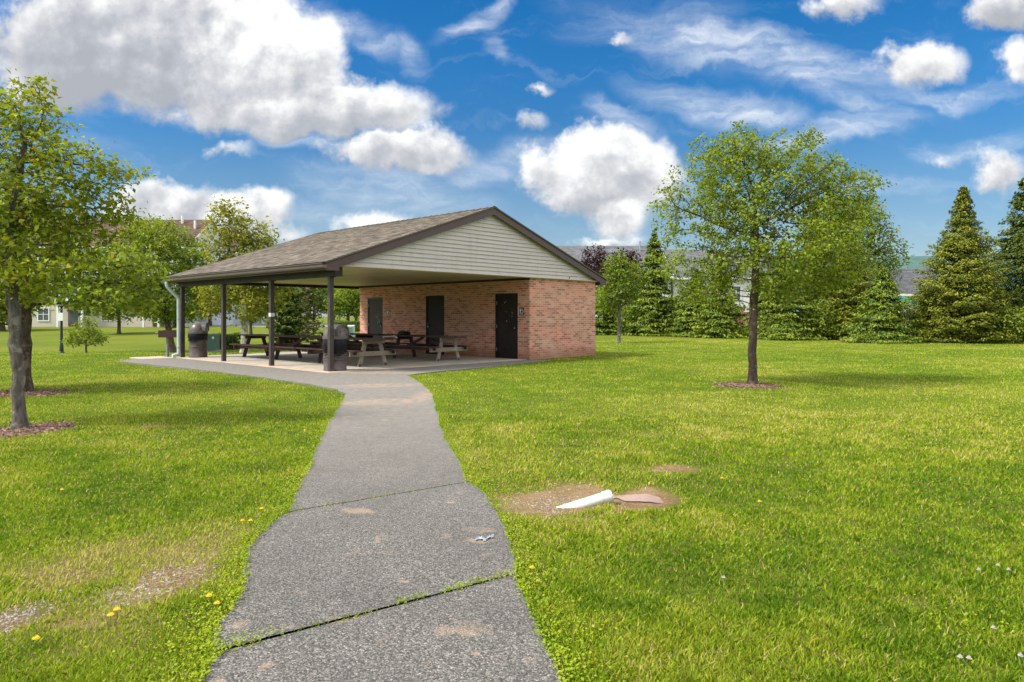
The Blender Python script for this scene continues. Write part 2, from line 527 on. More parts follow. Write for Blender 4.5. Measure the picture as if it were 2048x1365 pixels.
n1 = t.noise(p, 7.0, 5, .58, col=True)
off = t.vmath('MULTIPLY', t.vmath('SUBTRACT', n1, (.5, .5, .5)), (.16, .12, 0))
n1b = t.noise(p, 26, 4, .6, col=True)
off2 = t.vmath('MULTIPLY', t.vmath('SUBTRACT', n1b, (.5, .5, .5)), (.04, .036, 0))
pw = t.vmath('ADD', t.vmath('ADD', p, off), off2)
pws = t.vmath('ADD', t.vmath('ADD', p, t.vmath('MULTIPLY', off, (.22, .22, 0))), off2)
# cumulus banks: direction, half sizes, thickness bonus, brightness bonus
CUM = [(230, 85, 330, 150, .05, -.42), (20, 165, 55, 80, 0, .15), (480, 130, 150, 150, .1, .05), (550, 100, 140, 125, .22, .60), (600, 215, 270, 72, .05, -.02), (770, 215, 105, 62, 0, .25),
       (800, 308, 150, 62, .03, .08), (330, 410, 150, 78, .0, -.05), (470, 430, 130, 60, 0, .25), (570, 468, 70, 34, -.05, .2), (1215, 345, 155, 100, .15, .30), (1235, 425, 75, 65, 0, .25),
       (1065, 243, 40, 27, -.1, .2), (1845, 125, 108, 52, 0, .25), (2045, 130, 60, 52, 0, .45), (1700, 6, 90, 36, 0, .3), (2010, 20, 110, 55, -.12, -.35), (455, 302, 72, 26, -.15, .15),
       (2005, 345, 80, 58, -.05, .3), (1880, 328, 36, 20, -.1, .3), (1238, 78, 38, 16, -.15, .2), (745, 445, 100, 28, -.05, .5), (1205, 487, 100, 18, -.08, .5),(1080, 177, 34, 15, -.1, .3),
        (345, 228, 75, 26, -.22, .1), 
       (-420, 260, 300, 150, .05, .1), (-300, -200, 420, 160, .05, -.2), (2500, 200, 260, 120, .05, .2), (700, -420, 420, 160, .05, 0), (1700, -520, 420, 170, .05, 0), (3000, 380, 300, 90, 0, .3), (-1100, 420, 380, 90, 0, .3)]
Fm = None
for (u, v, ru, rv, bo, br) in CUM:
    c = cc(u, v)
    q = t.vmath('MULTIPLY', t.vmath('SUBTRACT', pw if ru > 110 else pws, c), (F0 / ru, F0 / rv, 0))
    d = t.math('SUBTRACT', 1.0 + bo, t.vmath('LENGTH', q))
    d = t.math('MULTIPLY', d, max(.34, min(1.0, (ru * rv) ** .5 / 115)))
    s1 = t.new('ShaderNodeSeparateXYZ'); t.l.new(q, s1.inputs[0])
    lv = t.math('ADD', s1.outputs['Y'], br)
    if Fm is None: Fm, LV = d, lv
    else:
        k = t.smooth(t.math('SUBTRACT', d, Fm), -.25, .25)
        LV = t.fmix(k, LV, lv); Fm = t.math('MAXIMUM', Fm, d)
n2 = t.noise(p, 13, 7, .6)
n3 = t.noise(t.vmath('ADD', p, (-.014, .018, 0)), 13, 5, .52)
Fd = t.math('ADD', Fm, t.math('MULTIPLY', t.math('SUBTRACT', n2, .5), .85))
cum = t.smooth(Fd, -.03, .34)
emb = t.math('MULTIPLY', t.math('SUBTRACT', n2, n3), 3.4)
big = t.noise(p, 5.5, 3, .5)
sh = t.math('ADD', t.math('ADD', t.math('MULTIPLY', LV, .95), emb), t.math('MULTIPLY', t.math('SUBTRACT', big, .5), 1.1))
edge = t.math('SUBTRACT', 1.0, t.smooth(Fd, .1, .65))
sh = t.math('ADD', sh, t.math('MULTIPLY', edge, .30))
ccol = t.ramp(t.math('ADD', t.math('MULTIPLY', sh, .5), .42), [(0, (.43, .455, .50)), (.25, (.52, .54, .585)), (.5, (.70, .71, .735)), (.72, (.93, .93, .93)), (.9, (1.06, 1.06, 1.05))])
# high streaks
CIR = [(1500, 105, 420, 62, 15, 1.0), (1640, 175, 210, 40, 22, .9), (1900, 185, 200, 26, -6, .7), (1450, 215, 235, 42, 14, 1.0), (1680, 262, 215, 34, -12, 1.0), (1250, 235, 110, 32, 28, .6), (960, 22, 110, 26, -28, .85),
       (720, 50, 150, 40, 30, .65), (830, 105, 60, 30, 60, .6), (610, 285, 170, 26, 8, .9), (790, 395, 240, 60, 10, .8), (1000, 330, 160, 50, -20, .6), (990, 100, 45, 25, 60, .5), (1950, 290, 150, 30, -10, .7), (1750, 380, 200, 22, -3, .45),
       (700, 440, 200, 40, 5, .55), (330, 225, 120, 24, 8, .6), (1300, 40, 200, 40, -8, .55), (150, 290, 130, 22, 0, .25), (1480, 440, 260, 50, 5, .25), (560, 20, 60, 40, 50, .5)]
st = t.mapping(t.vmath('ADD', p, t.vmath('MULTIPLY', off, (1.2, 1.2, 0))), rot=(0, 0, R(14)), scale=(4.5, 22, 1))
ns = t.noise(st, 1.5, 6, .58, .25)
st2 = t.mapping(p, rot=(0, 0, R(-24)), scale=(7, 34, 1)); ns2 = t.noise(st2, 1.2, 6, .58, .25)
Cm = None
pc = t.vmath('ADD', p, t.vmath('MULTIPLY', off, (.7, .7, 0)))
for (u, v, ru, rv, an, al) in CIR:
    q = t.mapping(t.vmath('SUBTRACT', pc, cc(u, v)), rot=(0, 0, R(an)))
    L = t.vmath('LENGTH', t.vmath('MULTIPLY', q, (F0 / ru, F0 / rv, 0)))
    d = t.math('MULTIPLY', t.math('SUBTRACT', 1.0, t.smooth(L, .15, 1.15)), al)
    Cm = d if Cm is None else t.math('MAXIMUM', Cm, d)
cir = t.math('MULTIPLY', Cm, t.math('ADD', .18, t.math('MULTIPLY', t.smooth(t.math('MULTIPLY_ADD', ns2, .4, t.math('MULTIPLY', ns, .6)),   .34, .70), .72)), clamp=True)
cir = t.math('ADD', cir, t.math('MULTIPLY', t.smooth(ns, .5, .8), .14), clamp=True)
S = SKY_S
sg2 = t.vmath('SCALE', SKYC); t.put(sg2.node.inputs['Scale'], t.math('MULTIPLY_ADD', t.smooth(V, .02, .42), .36, .64)); skyc = t.mix(t.math('SUBTRACT', .42, t.math('MULTIPLY', t.smooth(V, .0, .30), .42)), sg2, tuple(x * CLD / S for x in (.50, .66, .82)))
# pale band of distant air towards the horizon
c1 = t.mix(cir, skyc, tuple(x * CLD / S for x in (.80, .86, .95)))
cn = t.vmath('SCALE', ccol); cn_n = cn.node; cn_n.inputs['Scale'].default_value = CLD / S
cfin = t.mix(t.math('MULTIPLY', cum, .985), c1, cn)
# added bright cloud cover, out of view overhead and behind, lifts the ambient light
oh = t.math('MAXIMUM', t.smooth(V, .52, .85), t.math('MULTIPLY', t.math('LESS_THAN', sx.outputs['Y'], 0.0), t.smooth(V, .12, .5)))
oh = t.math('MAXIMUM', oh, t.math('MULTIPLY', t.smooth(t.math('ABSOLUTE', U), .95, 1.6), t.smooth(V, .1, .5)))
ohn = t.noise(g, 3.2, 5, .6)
cfin = t.mix(t.math('MULTIPLY', oh, t.smooth(ohn, .30, .56)), cfin, tuple(x * OVER_FILL / S for x in (.98, .99, 1.0)))
up = t.math('GREATER_THAN', sx.outputs['Z'], -.02)
cfin = t.mix(up, (1.2, 1.4, .9), cfin)
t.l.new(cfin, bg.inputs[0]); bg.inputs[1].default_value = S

# ------------------------------------------------------------------ ground
PA = R(46.85); PX, PY = -4.538, 17.606
sA = np.array([math.cos(PA), math.sin(PA)]); sB = np.array([-math.sin(PA), math.cos(PA)])


def pw2(s, q): return (PX + sA[0] * s + sB[0] * q, PY + sA[1] * s + sB[1] * q)


def catmull(pts, n=8):
    P = [pts[0]] + list(pts) + [pts[-1]]; out = []
    for i in range(1, len(P) - 2):
        a, b, c, d = [np.array(P[j], float) for j in (i - 1, i, i + 1, i + 2)]
        for k in range(n):
            q = k / n
            out.append(.5 * (2 * b + (c - a) * q + (2 * a - 5 * b + 4 * c - d) * q * q + (3 * b - a - 3 * c + d) * q ** 3))
    out.append(np.array(P[-2], float))
    return np.array(out)


LE_A = [(425, 1285), (429, 1248), (453, 1214), (476, 1178), (487, 1129), (500, 1090), (550, 1036), (575, 1021)]
LE_B = [(575, 1021), (586, 989), (611, 951), (626, 910), (641, 881), (656, 848), (674, 818), (689, 795)]
LE_C = [(689, 795), (689, 786), (672, 778), (640, 771), (560, 759), (430, 742), (330, 731), (236, 722)]
RE_A = [(1105, 1310), (1076, 1255), (1052, 1200), (1034, 1140)]
RE_B = [(1034, 1140), (1033, 1122), (1024, 1085), (1012, 1055), (1000, 1031), (988, 1012), (975, 995), (962, 980), (949, 967), (938, 961)]
RE_C = [(938, 961), (910, 905), (890, 868), (873, 822), (864, 788), (846, 768), (815, 750)]
RE_D = [(815, 750), (872, 742.5), (1000, 731), (1090, 721.5), (1108, 719)]
toG = lambda L: [gp(u, v) for u, v in L]
lA = [(-1.02, -3.0), (-1.03, 0.5)] + toG([(425, 1285)])
left1 = catmull([(-1.0, -3.0), (-1.06, .8)] + toG([(405, 1345), (425, 1300)]), 6)
left2 = catmull(toG([(425, 1300), (427, 1283)] + LE_A[1:]), 8)
left3 = catmull(toG(LE_B), 8)
left4 = catmull(toG(LE_C), 8)
right1 = catmull([(.45, -3.0), (.35, .8)] + toG([(1128, 1365), (1105, 1310), (1076, 1255), (1052, 1200), (1034, 1142)]), 8)
right2 = catmull(toG(RE_B), 8)
right3 = catmull(toG(RE_C), 8)
right4 = catmull(toG(RE_D), 8)


def wob(P, a, sd):
    P = P.copy(); k = np.arange(len(P))
    q = np.stack([fbm(P[:, 0] * 3 + sd, P[:, 1] * 3, 3) - .5, fbm(P[:, 0] * 3, P[:, 1] * 3 + sd, 3) - .5], 1) * a
    q[0] = 0; q[-1] = 0
    return P + q


left2, left3, left4 = wob(left2, .07, 3), wob(left3, .07, 8), wob(left4, .12, 5)
right1, right2, right3, right4 = wob(right1, .06, 1), wob(right2, .07, 2), wob(right3, .07, 4), wob(right4, .12, 6)


def gap_pair(a, b, g, n=26, sd=0, amp=.03):
    """both lips of a crack from a to b"""
    a = np.array(a); b = np.array(b); d = (b - a) / np.linalg.norm(b - a); nn = np.array([-d[1], d[0]])
    q = np.linspace(0, 1, n); mid = a + (b - a) * q[:, None]
    wv = (fbm(q * 9 + sd, q * 0 + sd, 3) - .5) * amp
    lo = mid + nn * (wv - g / 2 * (1 + .6 * (fbm(q * 20, q * 0 + sd + 3, 2) - .5)))[:, None]
    hi = mid + nn * (wv + g / 2 * (1 + .6 * (fbm(q * 20, q * 0 + sd + 9, 2) - .5)))[:, None]
    return lo, hi


c2lo, c2hi = gap_pair(left2[0], right1[-1], .013, sd=2)
c1lo, c1hi = gap_pair(left2[-1], right2[-1], .018, sd=5, amp=.02)
TOP = -.012
piece1 = list(right1) + list(c2lo[::-1]) + list(left1[::-1])
piece2 = list(c2hi) + list(right2[1:-1]) + list(c1lo[::-1]) + list(left2[::-1][1:-1])
slabC = [pw2(-.25, -.3), pw2(7.0, -.3), pw2(7.0, 9.45), pw2(-.25, 9.45)]
ap_end = [pw2(7.75, -.44), pw2(7.0, -.44), pw2(7.0, -.3), pw2(-.25, -.3), pw2(-.25, 9.45)]
gl = gp(300, 714.5); gl2 = gp(352, 709)
piece3 = list(c1hi) + list(right3[1:]) + list(right4[1:]) + ap_end + [gl] + list(left4[::-1]) + list(left3[::-1][1:-1])
PATHPOLY = [np.array(q) for q in (piece1, piece2, piece3)]


def inpoly(x, y, poly):
    r = np.zeros(len(x), bool); n = len(poly); j = n - 1
    for i in range(n):
        xi, yi = poly[i]; xj, yj = poly[j]
        c = ((yi > y) != (yj > y)) & (x < (xj - xi) * (y - yi) / (yj - yi + 1e-12) + xi)
        r ^= c; j = i
    return r


def polydist(x, y, poly):
    d = np.full(len(x), 1e9)
    for i in range(len(poly)):
        a = poly[i]; b = poly[(i + 1) % len(poly)]
        ab = b - a; q = np.clip(((x - a[0]) * ab[0] + (y - a[1]) * ab[1]) / (ab @ ab + 1e-12), 0, 1)
        d = np.minimum(d, np.hypot(x - a[0] - q * ab[0], y - a[1] - q * ab[1]))
    return d


# bare places: (x, y, rx, ry, angle, kind)
def bare(u, v, ru, rv, k=1.0):
    x, y = gp(u, v, -.03); x2, y2 = gp(u, v - rv, -.03); x3, y3 = gp(u, v + rv, -.03)
    return (x, y, ru / F0 * y, abs(y2 - y3) / 2, k)


BARE = [bare(1110, 998, 150, 40, 1.0), bare(1285, 992, 85, 24, 1.0), bare(345, 1150, 120, 40, .82), bare(150, 1160, 170, 34, .6), bare(15, 1240, 90, 48, .9), bare(1350, 939, 55, 9, .8), bare(180, 1240, 60, 25, .6), bare(1290, 868, 60, 6, .5), bare(250, 1190, 120, 30, .6), bare(330, 1115, 220, 70, .55), bare(440, 1060, 80, 30, .42), bare(230, 1270, 190, 60, .48), bare(120, 1120, 140, 40, .45),
        bare(300, 850, 30, 6, .7), bare(1180, 835, 40, 5, .4), bare(1820, 1210, 40, 18, .5), bare(1960, 1340, 60, 20, .45), bare(940, 925, 28, 16, .35)]
MULCH = [bare(50, 858, 85, 18, 1.0), bare(60, 784, 90, 8, 1.0), bare(1495, 771, 66, 7, 1.0)]


def barefield(x, y, L=BARE, amp=1.5):
    f = np.zeros(np.shape(x)); n = fbm(x * 3.3 + 11, y * 3.3 + 7, 4) - .5
    for (cx_, cy_, rx, ry, k) in L:
        d = 1 - np.hypot((x - cx_) / rx, (y - cy_) / ry)
        f = np.maximum(f, k * sstep(-.3, .55, d + n * amp))
    return f


def axis(near, far, step, g):
    a = [0.0]; s = step
    while a[-1] < far:
        if a[-1] > near: s *= g
        a.append(a[-1] + s)
    return np.array(a)


ax = axis(9, 4000, .22, 1.09); xs = np.concatenate([-ax[:0:-1], ax])
ay_ = axis(12, 9000, .20, 1.07); an_ = axis(1, 3000, .5, 1.25); ys = np.concatenate([-an_[:0:-1], ay_])
XX, YY = np.meshgrid(xs, ys); ZZ = H(XX, YY)
inb = BARE[0]; ZZ = ZZ - .045 * barefield(XX, YY, [BARE[0], BARE[1]], .2)
nx, ny = len(xs), len(ys)
vs = np.stack([XX, YY, ZZ], 2).reshape(-1, 3)
I = np.arange(nx * ny).reshape(ny, nx)
fs = np.stack([I[:-1, :-1], I[:-1, 1:], I[1:, 1:], I[1:, :-1]], 2).reshape(-1, 4)
me = bpy.data.meshes.new('ground'); me.from_pydata(vs.tolist(), [], fs.tolist())
me.shade_smooth()
for nm, val in (('bare', barefield(XX, YY)), ('mulch', barefield(XX, YY, MULCH, .5)), ('dry', np.clip((fbm(XX * .35, YY * .35, 4) - .35) * 2.6, 0, 1))):
    a = me.attributes.new(nm, 'FLOAT', 'POINT'); a.data.foreach_set('value', val.reshape(-1).astype(np.float32))
m, t, pr = material('lawn_soil')
wp = worldpos(t)
nA = t.noise(wp, 3.5, 6, .65); nB = t.noise(wp, 55, 4, .7)
patch_ = t.noise(wp, .5, 5, .6)
ga = t.new('ShaderNodeAttribute', attribute_name='bare').outputs['Fac']; gm = t.new('ShaderNodeAttribute', attribute_name='mulch').outputs['Fac']
gd = t.new('ShaderNodeAttribute', attribute_name='dry').outputs['Fac']
green = t.mix(gd, (.108, .15, .009), (.18, .195, .018))
green = t.mix(t.smooth(nB, .3, .75), t.mix(.45, green, (.05, .07, .012)), green)
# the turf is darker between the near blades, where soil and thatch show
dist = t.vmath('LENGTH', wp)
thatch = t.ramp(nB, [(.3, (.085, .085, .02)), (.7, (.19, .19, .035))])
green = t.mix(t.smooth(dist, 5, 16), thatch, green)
soil = t.ramp(nA, [(.25, (.14, .078, .034)), (.5, (.245, .155, .075)), (.75, (.33, .24, .14))])
soil = t.mix(t.smooth(nB, .5, .75), soil, (.40, .34, .27))
mul = t.ramp(nB, [(.3, (.05, .026, .016)), (.7, (.17, .09, .055))])
c = t.mix(t.smooth(ga, .35, .75), green, soil); c = t.mix(t.smooth(gm, .35, .65), c, mul)
t.put(pr.inputs['Base Color'], c); pr.inputs['Roughness'].default_value = .95; pr.inputs['Specular IOR Level'].default_value = .1
t.put(pr.inputs['Normal'], t.bump(t.noise(wp, 30, 6, .75), .9, .04))
me.materials.append(m)
go = bpy.data.objects.new('ground', me); link(go); tag(go, kind='structure')

# asphalt
m, t, pr = material('old_asphalt')
wp = worldpos(t)
vo = t.new('ShaderNodeTexVoronoi'); t.put(vo.inputs['Vector'], wp); vo.inputs['Scale'].default_value = 135
cs = t.new('ShaderNodeSeparateXYZ'); t.l.new(vo.outputs['Color'], cs.inputs[0])
st_ = t.ramp(cs.outputs[0], [(0, (.05, .046, .041)), (.35, (.125, .116, .105)), (.7, (.21, .195, .175)), (.93, (.30, .28, .252)), (1, (.42, .40, .375))])
dd = t.smooth(vo.outputs['Distance'], .2, .75)
st_ = t.mix(t.math('MULTIPLY', dd, .55), st_, (.045, .042, .04))
bigp = t.noise(wp, 1.3, 6, .62)
st_ = t.mix(t.smooth(bigp, .35, .7), t.mix(.34, st_, (.06, .057, .053)), st_)
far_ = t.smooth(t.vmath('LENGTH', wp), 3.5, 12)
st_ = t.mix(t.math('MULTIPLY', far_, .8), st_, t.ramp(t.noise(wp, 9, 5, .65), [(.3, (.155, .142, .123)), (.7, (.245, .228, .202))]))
stain = t.noise(wp, 5.5, 4, .55); st2 = t.noise(wp, .9, 3, .5)
mk = t.math('MULTIPLY', t.smooth(stain, .60, .74), t.smooth(st2, .42, .6))


def em(u, v, ru, rv, an=0):
    x, y = gp(u, v); x3, y3 = gp(u, v + rv); x2, y2 = gp(u, v - rv)
    q = t.mapping(t.vmath('SUBTRACT', t.vmath('ADD', wp, t.vmath('MULTIPLY', t.vmath('SUBTRACT', t.noise(wp, 4, 3, .6, col=True), (.5, .5, .5)), (.35, .35, 0))), (x, y, 0)), rot=(0, 0, R(an)))
    L_ = t.vmath('LENGTH', t.vmath('MULTIPLY', q, (1 / (ru / F0 * y), 1 / abs(y2 - y3) * 2, 0)))
    return t.math('SUBTRACT', 1.0, t.smooth(L_, .5, 1.1))


for e_ in (em(770, 803, 110, 8, -12), em(760, 770, 110, 5, -12), em(850, 790, 30, 14), em(960, 1075, 50, 5), em(960, 1055, 26, 6), em(760, 745, 120, 3), em(940, 1250, 60, 14), em(990, 1260, 18, 8), em(925, 1302, 22, 6), em(800, 1160, 22, 4), em(720, 1020, 40, 8)):
    mk = t.math('MAXIMUM', mk, t.math('MULTIPLY', e_, t.math('ADD', .22, t.math('MULTIPLY', t.smooth(stain, .4, .62), .6))))
st_ = t.mix(t.math('MULTIPLY', mk, .55), st_, (.40, .28, .19))
t.put(pr.inputs['Base Color'], st_); pr.inputs['Roughness'].default_value = .9; pr.inputs['Specular IOR Level'].default_value = .2
t.put(pr.inputs['Normal'], t.bump(t.math('SUBTRACT', 1.0, vo.outputs['Distance']), .55, .006))
mb = MB()
for q in (piece1, piece2, piece3): mb.prism([tuple(z) for z in q], -.075, TOP)
ob = mb.build('path', m); tag(ob, kind='structure')
# dark soil in the cracks
m2 = simple('crack_soil', (.075, .06, .045), .95, .3, 30)
mb = MB()
for a_, b_ in ((c2lo, c2hi), (c1lo, c1hi)):
    for i in range(len(a_) - 1):
        mb.face([(*a_[i], -.018), (*a_[i + 1], -.018), (*b_[i + 1], -.018), (*b_[i], -.018)])
tag(mb.build('path_crack_soil', m2), kind='structure')

# concrete slab
m, t, pr = material('slab_concrete')
wp = worldpos(t); oc = coord(t)
n = t.noise(wp, 2.2, 6, .65); n2 = t.noise(wp, 40, 3, .6)
c = t.ramp(n, [(.3, (.30, .265, .215)), (.7, (.42, .385, .33))]); c = t.mix(t.math('MULTIPLY', t.smooth(n2, .5, .8), .25), c, (.2, .18, .15))
os_ = t.new('ShaderNodeSeparateXYZ'); t.l.new(oc, os_.inputs[0])
rim = t.math('SUBTRACT', 1.0, t.smooth(t.math('MINIMUM', t.math('ADD', os_.outputs[0], .25), t.math('ADD', os_.outputs[1], .3)), .0, 1.0))
c = t.mix(t.math('MULTIPLY', rim, t.smooth(n, .35, .65)), c, (.52, .38, .26))
t.put(pr.inputs['Base Color'], c); pr.inputs['Roughness'].default_value = .85; pr.inputs['Specular IOR Level'].default_value = .25
mb = MB(); mb.prism([(-.25, -.3), (7.0, -.3), (7.0, 9.45), (-.25, 9.45)], -.1, 0)
ob = mb.build('concrete_slab', m, bevel=.008); ob.location = (PX, PY, 0); ob.rotation_euler = (0, 0, PA); tag(ob, kind='structure')
GRILLPAD = [(-1.25, 9.0), (-.26, 9.0), (-.26, 10.3), (-1.25, 10.3)]
mb = MB(); mb.prism(GRILLPAD, -.1, -.004)
ob = mb.build('concrete_pad', m, bevel=.008); ob.location = (PX, PY, 0); ob.rotation_euler = (0, 0, PA); tag(ob, kind='structure')

# ------------------------------------------------------------------ pavilion (local axes: x along the gable, y along the eave)
PW, A1, T0, T1 = 10.558, 7.047, -.386, 8.934
ZR, ZE, EO, BO, LR = 4.66, 2.69, .457, -.54, 9.234
mid = PW / 2
M_TRIM = simple('brown_trim_paint', (.085, .052, .05), .5, .14, 5, bump=.1)
M_STEEL = simple('brown_steel_paint', (.046, .034, .033), .45, .2, 9, dirt=(.12, .10, .09))
M_BEAM = simple('dark_beam_paint', (.020, .015, .013), .6, .2, 5)
M_GUT = simple('gutter_brown', (.095, .072, .062), .42, .15, 3)
M_DOOR = simple('dark_door_paint', (.022, .015, .013), .6, .25, 7, dirt=(.04, .026, .022), spec=.2)
M_METAL = simple('dull_metal', (.42, .42, .42), .4, .2, 12, metal=.8)
M_BLACKM = simple('black_metal', (.02, .02, .021), .5, .2, 8)
M_WHITEP = simple('white_paint', (.74, .74, .72), .5, .06, 5)
M_DOWN = simple('pale_downspout', (.50, .57, .55), .4, .08, 4)
# brick
m, t, pr = material('red_brick')
uv = t.new('ShaderNodeTexCoord').outputs['UV']
b = t.new('ShaderNodeTexBrick'); t.put(b.inputs['Vector'], uv)
b.inputs['Scale'].default_value = 1; b.inputs['Brick Width'].default_value = .213; b.inputs['Row Height'].default_value = .0715
b.inputs['Mortar Size'].default_value = .0075; b.inputs['Mortar Smooth'].default_value = .15; b.inputs['Bias'].default_value = -.1
b.inputs['Color1'].default_value = (.0, .0, .0, 1); b.inputs['Color2'].default_value = (1, 1, 1, 1); b.inputs['Mortar'].default_value = (.5, .5, .5, 1)
var = t.ramp(b.outputs['Color'], [(0, (.34, .125, .08)), (.35, (.55, .22, .14)), (.7, (.69, .31, .22)), (1, (.52, .19, .135))])
nz = t.noise(uv, 7, 5, .65); var = t.mix(t.math('MULTIPLY', t.smooth(nz, .45, .75), .3), var, (.64, .36, .27))
c = t.mix(b.outputs['Fac'], var, (.64, .49, .39))
su = t.new('ShaderNodeSeparateXYZ'); t.l.new(uv, su.inputs[0])
nl = t.noise(uv, 2.2, 5, .65)
splash = t.math('SUBTRACT', 1.0, t.smooth(t.math('SUBTRACT', su.outputs[1], t.math('MULTIPLY', nl, .55)), -.15, .22))
c = t.mix(t.math('MULTIPLY', splash, .72), c, (.30, .135, .075))
chalk = t.smooth(t.noise(uv, .8, 4, .6), .46, .7)
c = t.mix(t.math('MULTIPLY', chalk, .28), c, (.68, .46, .38))
t.put(pr.inputs['Base Color'], c); pr.inputs['Roughness'].default_value = .88; pr.inputs['Specular IOR Level'].default_value = .2
t.put(pr.inputs['Normal'], t.bump(t.math('SUBTRACT', 1.0, t.math('ADD', b.outputs['Fac'], t.math('MULTIPLY', t.noise(uv, 60, 3), .3))), .6, .008))
M_BRICK = m
# siding
m, t, pr = material('beige_siding')
oc = coord(t); n = t.noise(t.mapping(oc, scale=(.6, 1, 6)), 3, 5, .6)
c = t.ramp(n, [(.25, (.475, .425, .40)), (.75, (.595, .535, .51))]); n2 = t.noise(t.mapping(oc, scale=(3, 1, .5)), 2, 5, .65)
c = t.mix(t.math('MULTIPLY', t.smooth(n2, .5, .75), .35), c, (.33, .31, .26))
t.put(pr.inputs['Base Color'], c); pr.inputs['Roughness'].default_value = .5; pr.inputs['Specular IOR Level'].default_value = .3
M_SIDING = m
# soffit: ribbed vinyl
m, t, pr = material('ribbed_soffit')
oc = coord(t); n = t.noise(oc, 1.2, 5, .6)
wv = t.new('ShaderNodeTexWave', wave_type='BANDS', bands_direction='Y', wave_profile='SAW'); t.put(wv.inputs['Vector'], oc); wv.inputs['Scale'].default_value = 1.6
c = t.ramp(n, [(.3, (.44, .385, .235)), (.7, (.57, .51, .34))]); c = t.mix(t.smooth(wv.outputs['Fac'], .93, .99), c, (.2, .17, .1))
t.put(pr.inputs['Base Color'], c); pr.inputs['Roughness'].default_value = .45; t.put(pr.inputs['Normal'], t.bump(wv.outputs['Fac'], .2, .01))
M_SOFFIT = m


# shingles
def shingle_mat(name, cols, w=.30, row=.145):
    m, t, pr = material(name)
    uv = t.new('ShaderNodeTexCoord').outputs['UV']
    b = t.new('ShaderNodeTexBrick'); t.put(b.inputs['Vector'], uv); b.inputs['Scale'].default_value = 1; b.offset = .37; b.offset_frequency = 2
    b.inputs['Brick Width'].default_value = w; b.inputs['Row Height'].default_value = row; b.inputs['Mortar Size'].default_value = .006
    b.inputs['Color1'].default_value = (0, 0, 0, 1); b.inputs['Color2'].default_value = (1, 1, 1, 1); b.inputs['Mortar'].default_value = (.5, .5, .5, 1)
    wn = t.new('ShaderNodeTexWhiteNoise', noise_dimensions='3D'); su_ = t.new('ShaderNodeSeparateXYZ'); t.l.new(uv, su_.inputs[0]); rw = t.math('FLOOR', t.math('DIVIDE', su_.outputs[1], row)); cx_ = t.new('ShaderNodeCombineXYZ'); t.put(cx_.inputs[0], t.math('FLOOR', t.math('DIVIDE', t.math('ADD', su_.outputs[0], t.math('MULTIPLY', rw, .613)), w * .7))); t.put(cx_.inputs[1], rw); t.put(wn.inputs['Vector'], cx_.outputs[0])
    f = t.math('MULTIPLY_ADD', b.outputs['Color'], .4, t.math('MULTIPLY', wn.outputs['Value'], .6))
    c = t.ramp(f, [(.05, cols[0]), (.4, cols[1]), (.7, cols[2]), (1, cols[3])])
    c = t.mix(t.math('MULTIPLY', b.outputs['Fac'], .55), c, (.05, .045, .04))
    g_ = t.noise(uv, 120, 3, .7); c = t.mix(t.math('MULTIPLY', t.smooth(g_, .4, .7), .25), c, cols[3])
    ag = t.noise(t.mapping(uv, scale=(1, .25, 1)), 1.6, 5, .6); c = t.mix(t.math('MULTIPLY', t.smooth(ag, .48, .75), .3), c, cols[0])
    t.put(pr.inputs['Base Color'], c); pr.inputs['Roughness'].default_value = .92; pr.inputs['Specular IOR Level'].default_value = .2
    t.put(pr.inputs['Normal'], t.bump(t.math('ADD', f, t.math('MULTIPLY', g_, .5)), .4, .01))
    return m


M_SHING = shingle_mat('brown_shingles', [(.06, .05, .041), (.135, .112, .088), (.20, .165, .13), (.30, .27, .225)], .30, 6.073 / 42)
M_SHGREY = shingle_mat('grey_shingles', [(.07, .073, .08), (.095, .099, .107), (.12, .124, .132), (.15, .155, .16)], .6, .3)
M_SHDARK = shingle_mat('charcoal_shingles', [(.045, .046, .055), (.065, .066, .078), (.085, .086, .10), (.12, .12, .13)], .6, .3)
M_SHRED = shingle_mat('redbrown_shingles', [(.055, .032, .028), (.08, .046, .039), (.10, .06, .05), (.125, .078, .066)], .6, .3)


def pitched(mb, x0, z0, x1, z1, y0, y1, ncourse, lift=.012, flip=False):
    """shingle courses from the eave (x0,z0) to the ridge (x1,z1)"""
    d = Vector((x1 - x0, 0, z1 - z0)); L = d.length; d /= L; nn = Vector((-d.z, 0, d.x));
    if nn.z < 0: nn = -nn
    for i in range(ncourse):
        a = L * i / ncourse; b_ = L * (i + 1) / ncourse
        p0 = Vector((x0, 0, z0)) + d * a; p1 = Vector((x0, 0, z0)) + d * b_
        q0 = p0 + nn * lift; q1 = p1
        pts = [(q0.x, y0, q0.z), (q0.x, y1, q0.z), (q1.x, y1, q1.z), (q1.x, y0, q1.z)]
        uvs = [(y0, a), (y1, a), (y1, b_), (y0, b_)]
        if x1 > x0: pts = pts[::-1]; uvs = uvs[::-1]
        mb.face(pts, uvs)
        e = [(p0.x, y0, p0.z), (p0.x, y1, p0.z), (q0.x, y1, q0.z), (q0.x, y0, q0.z)]
        mb.face(e, [(y0, a), (y1, a), (y1, a + .01), (y0, a + .01)])


pav = empty('picnic_pavilion', (PX, PY, 0), PA)
tag(pav, 'brick and beige-sided picnic pavilion with brown shingle roof, open on its left side', 'pavilion')
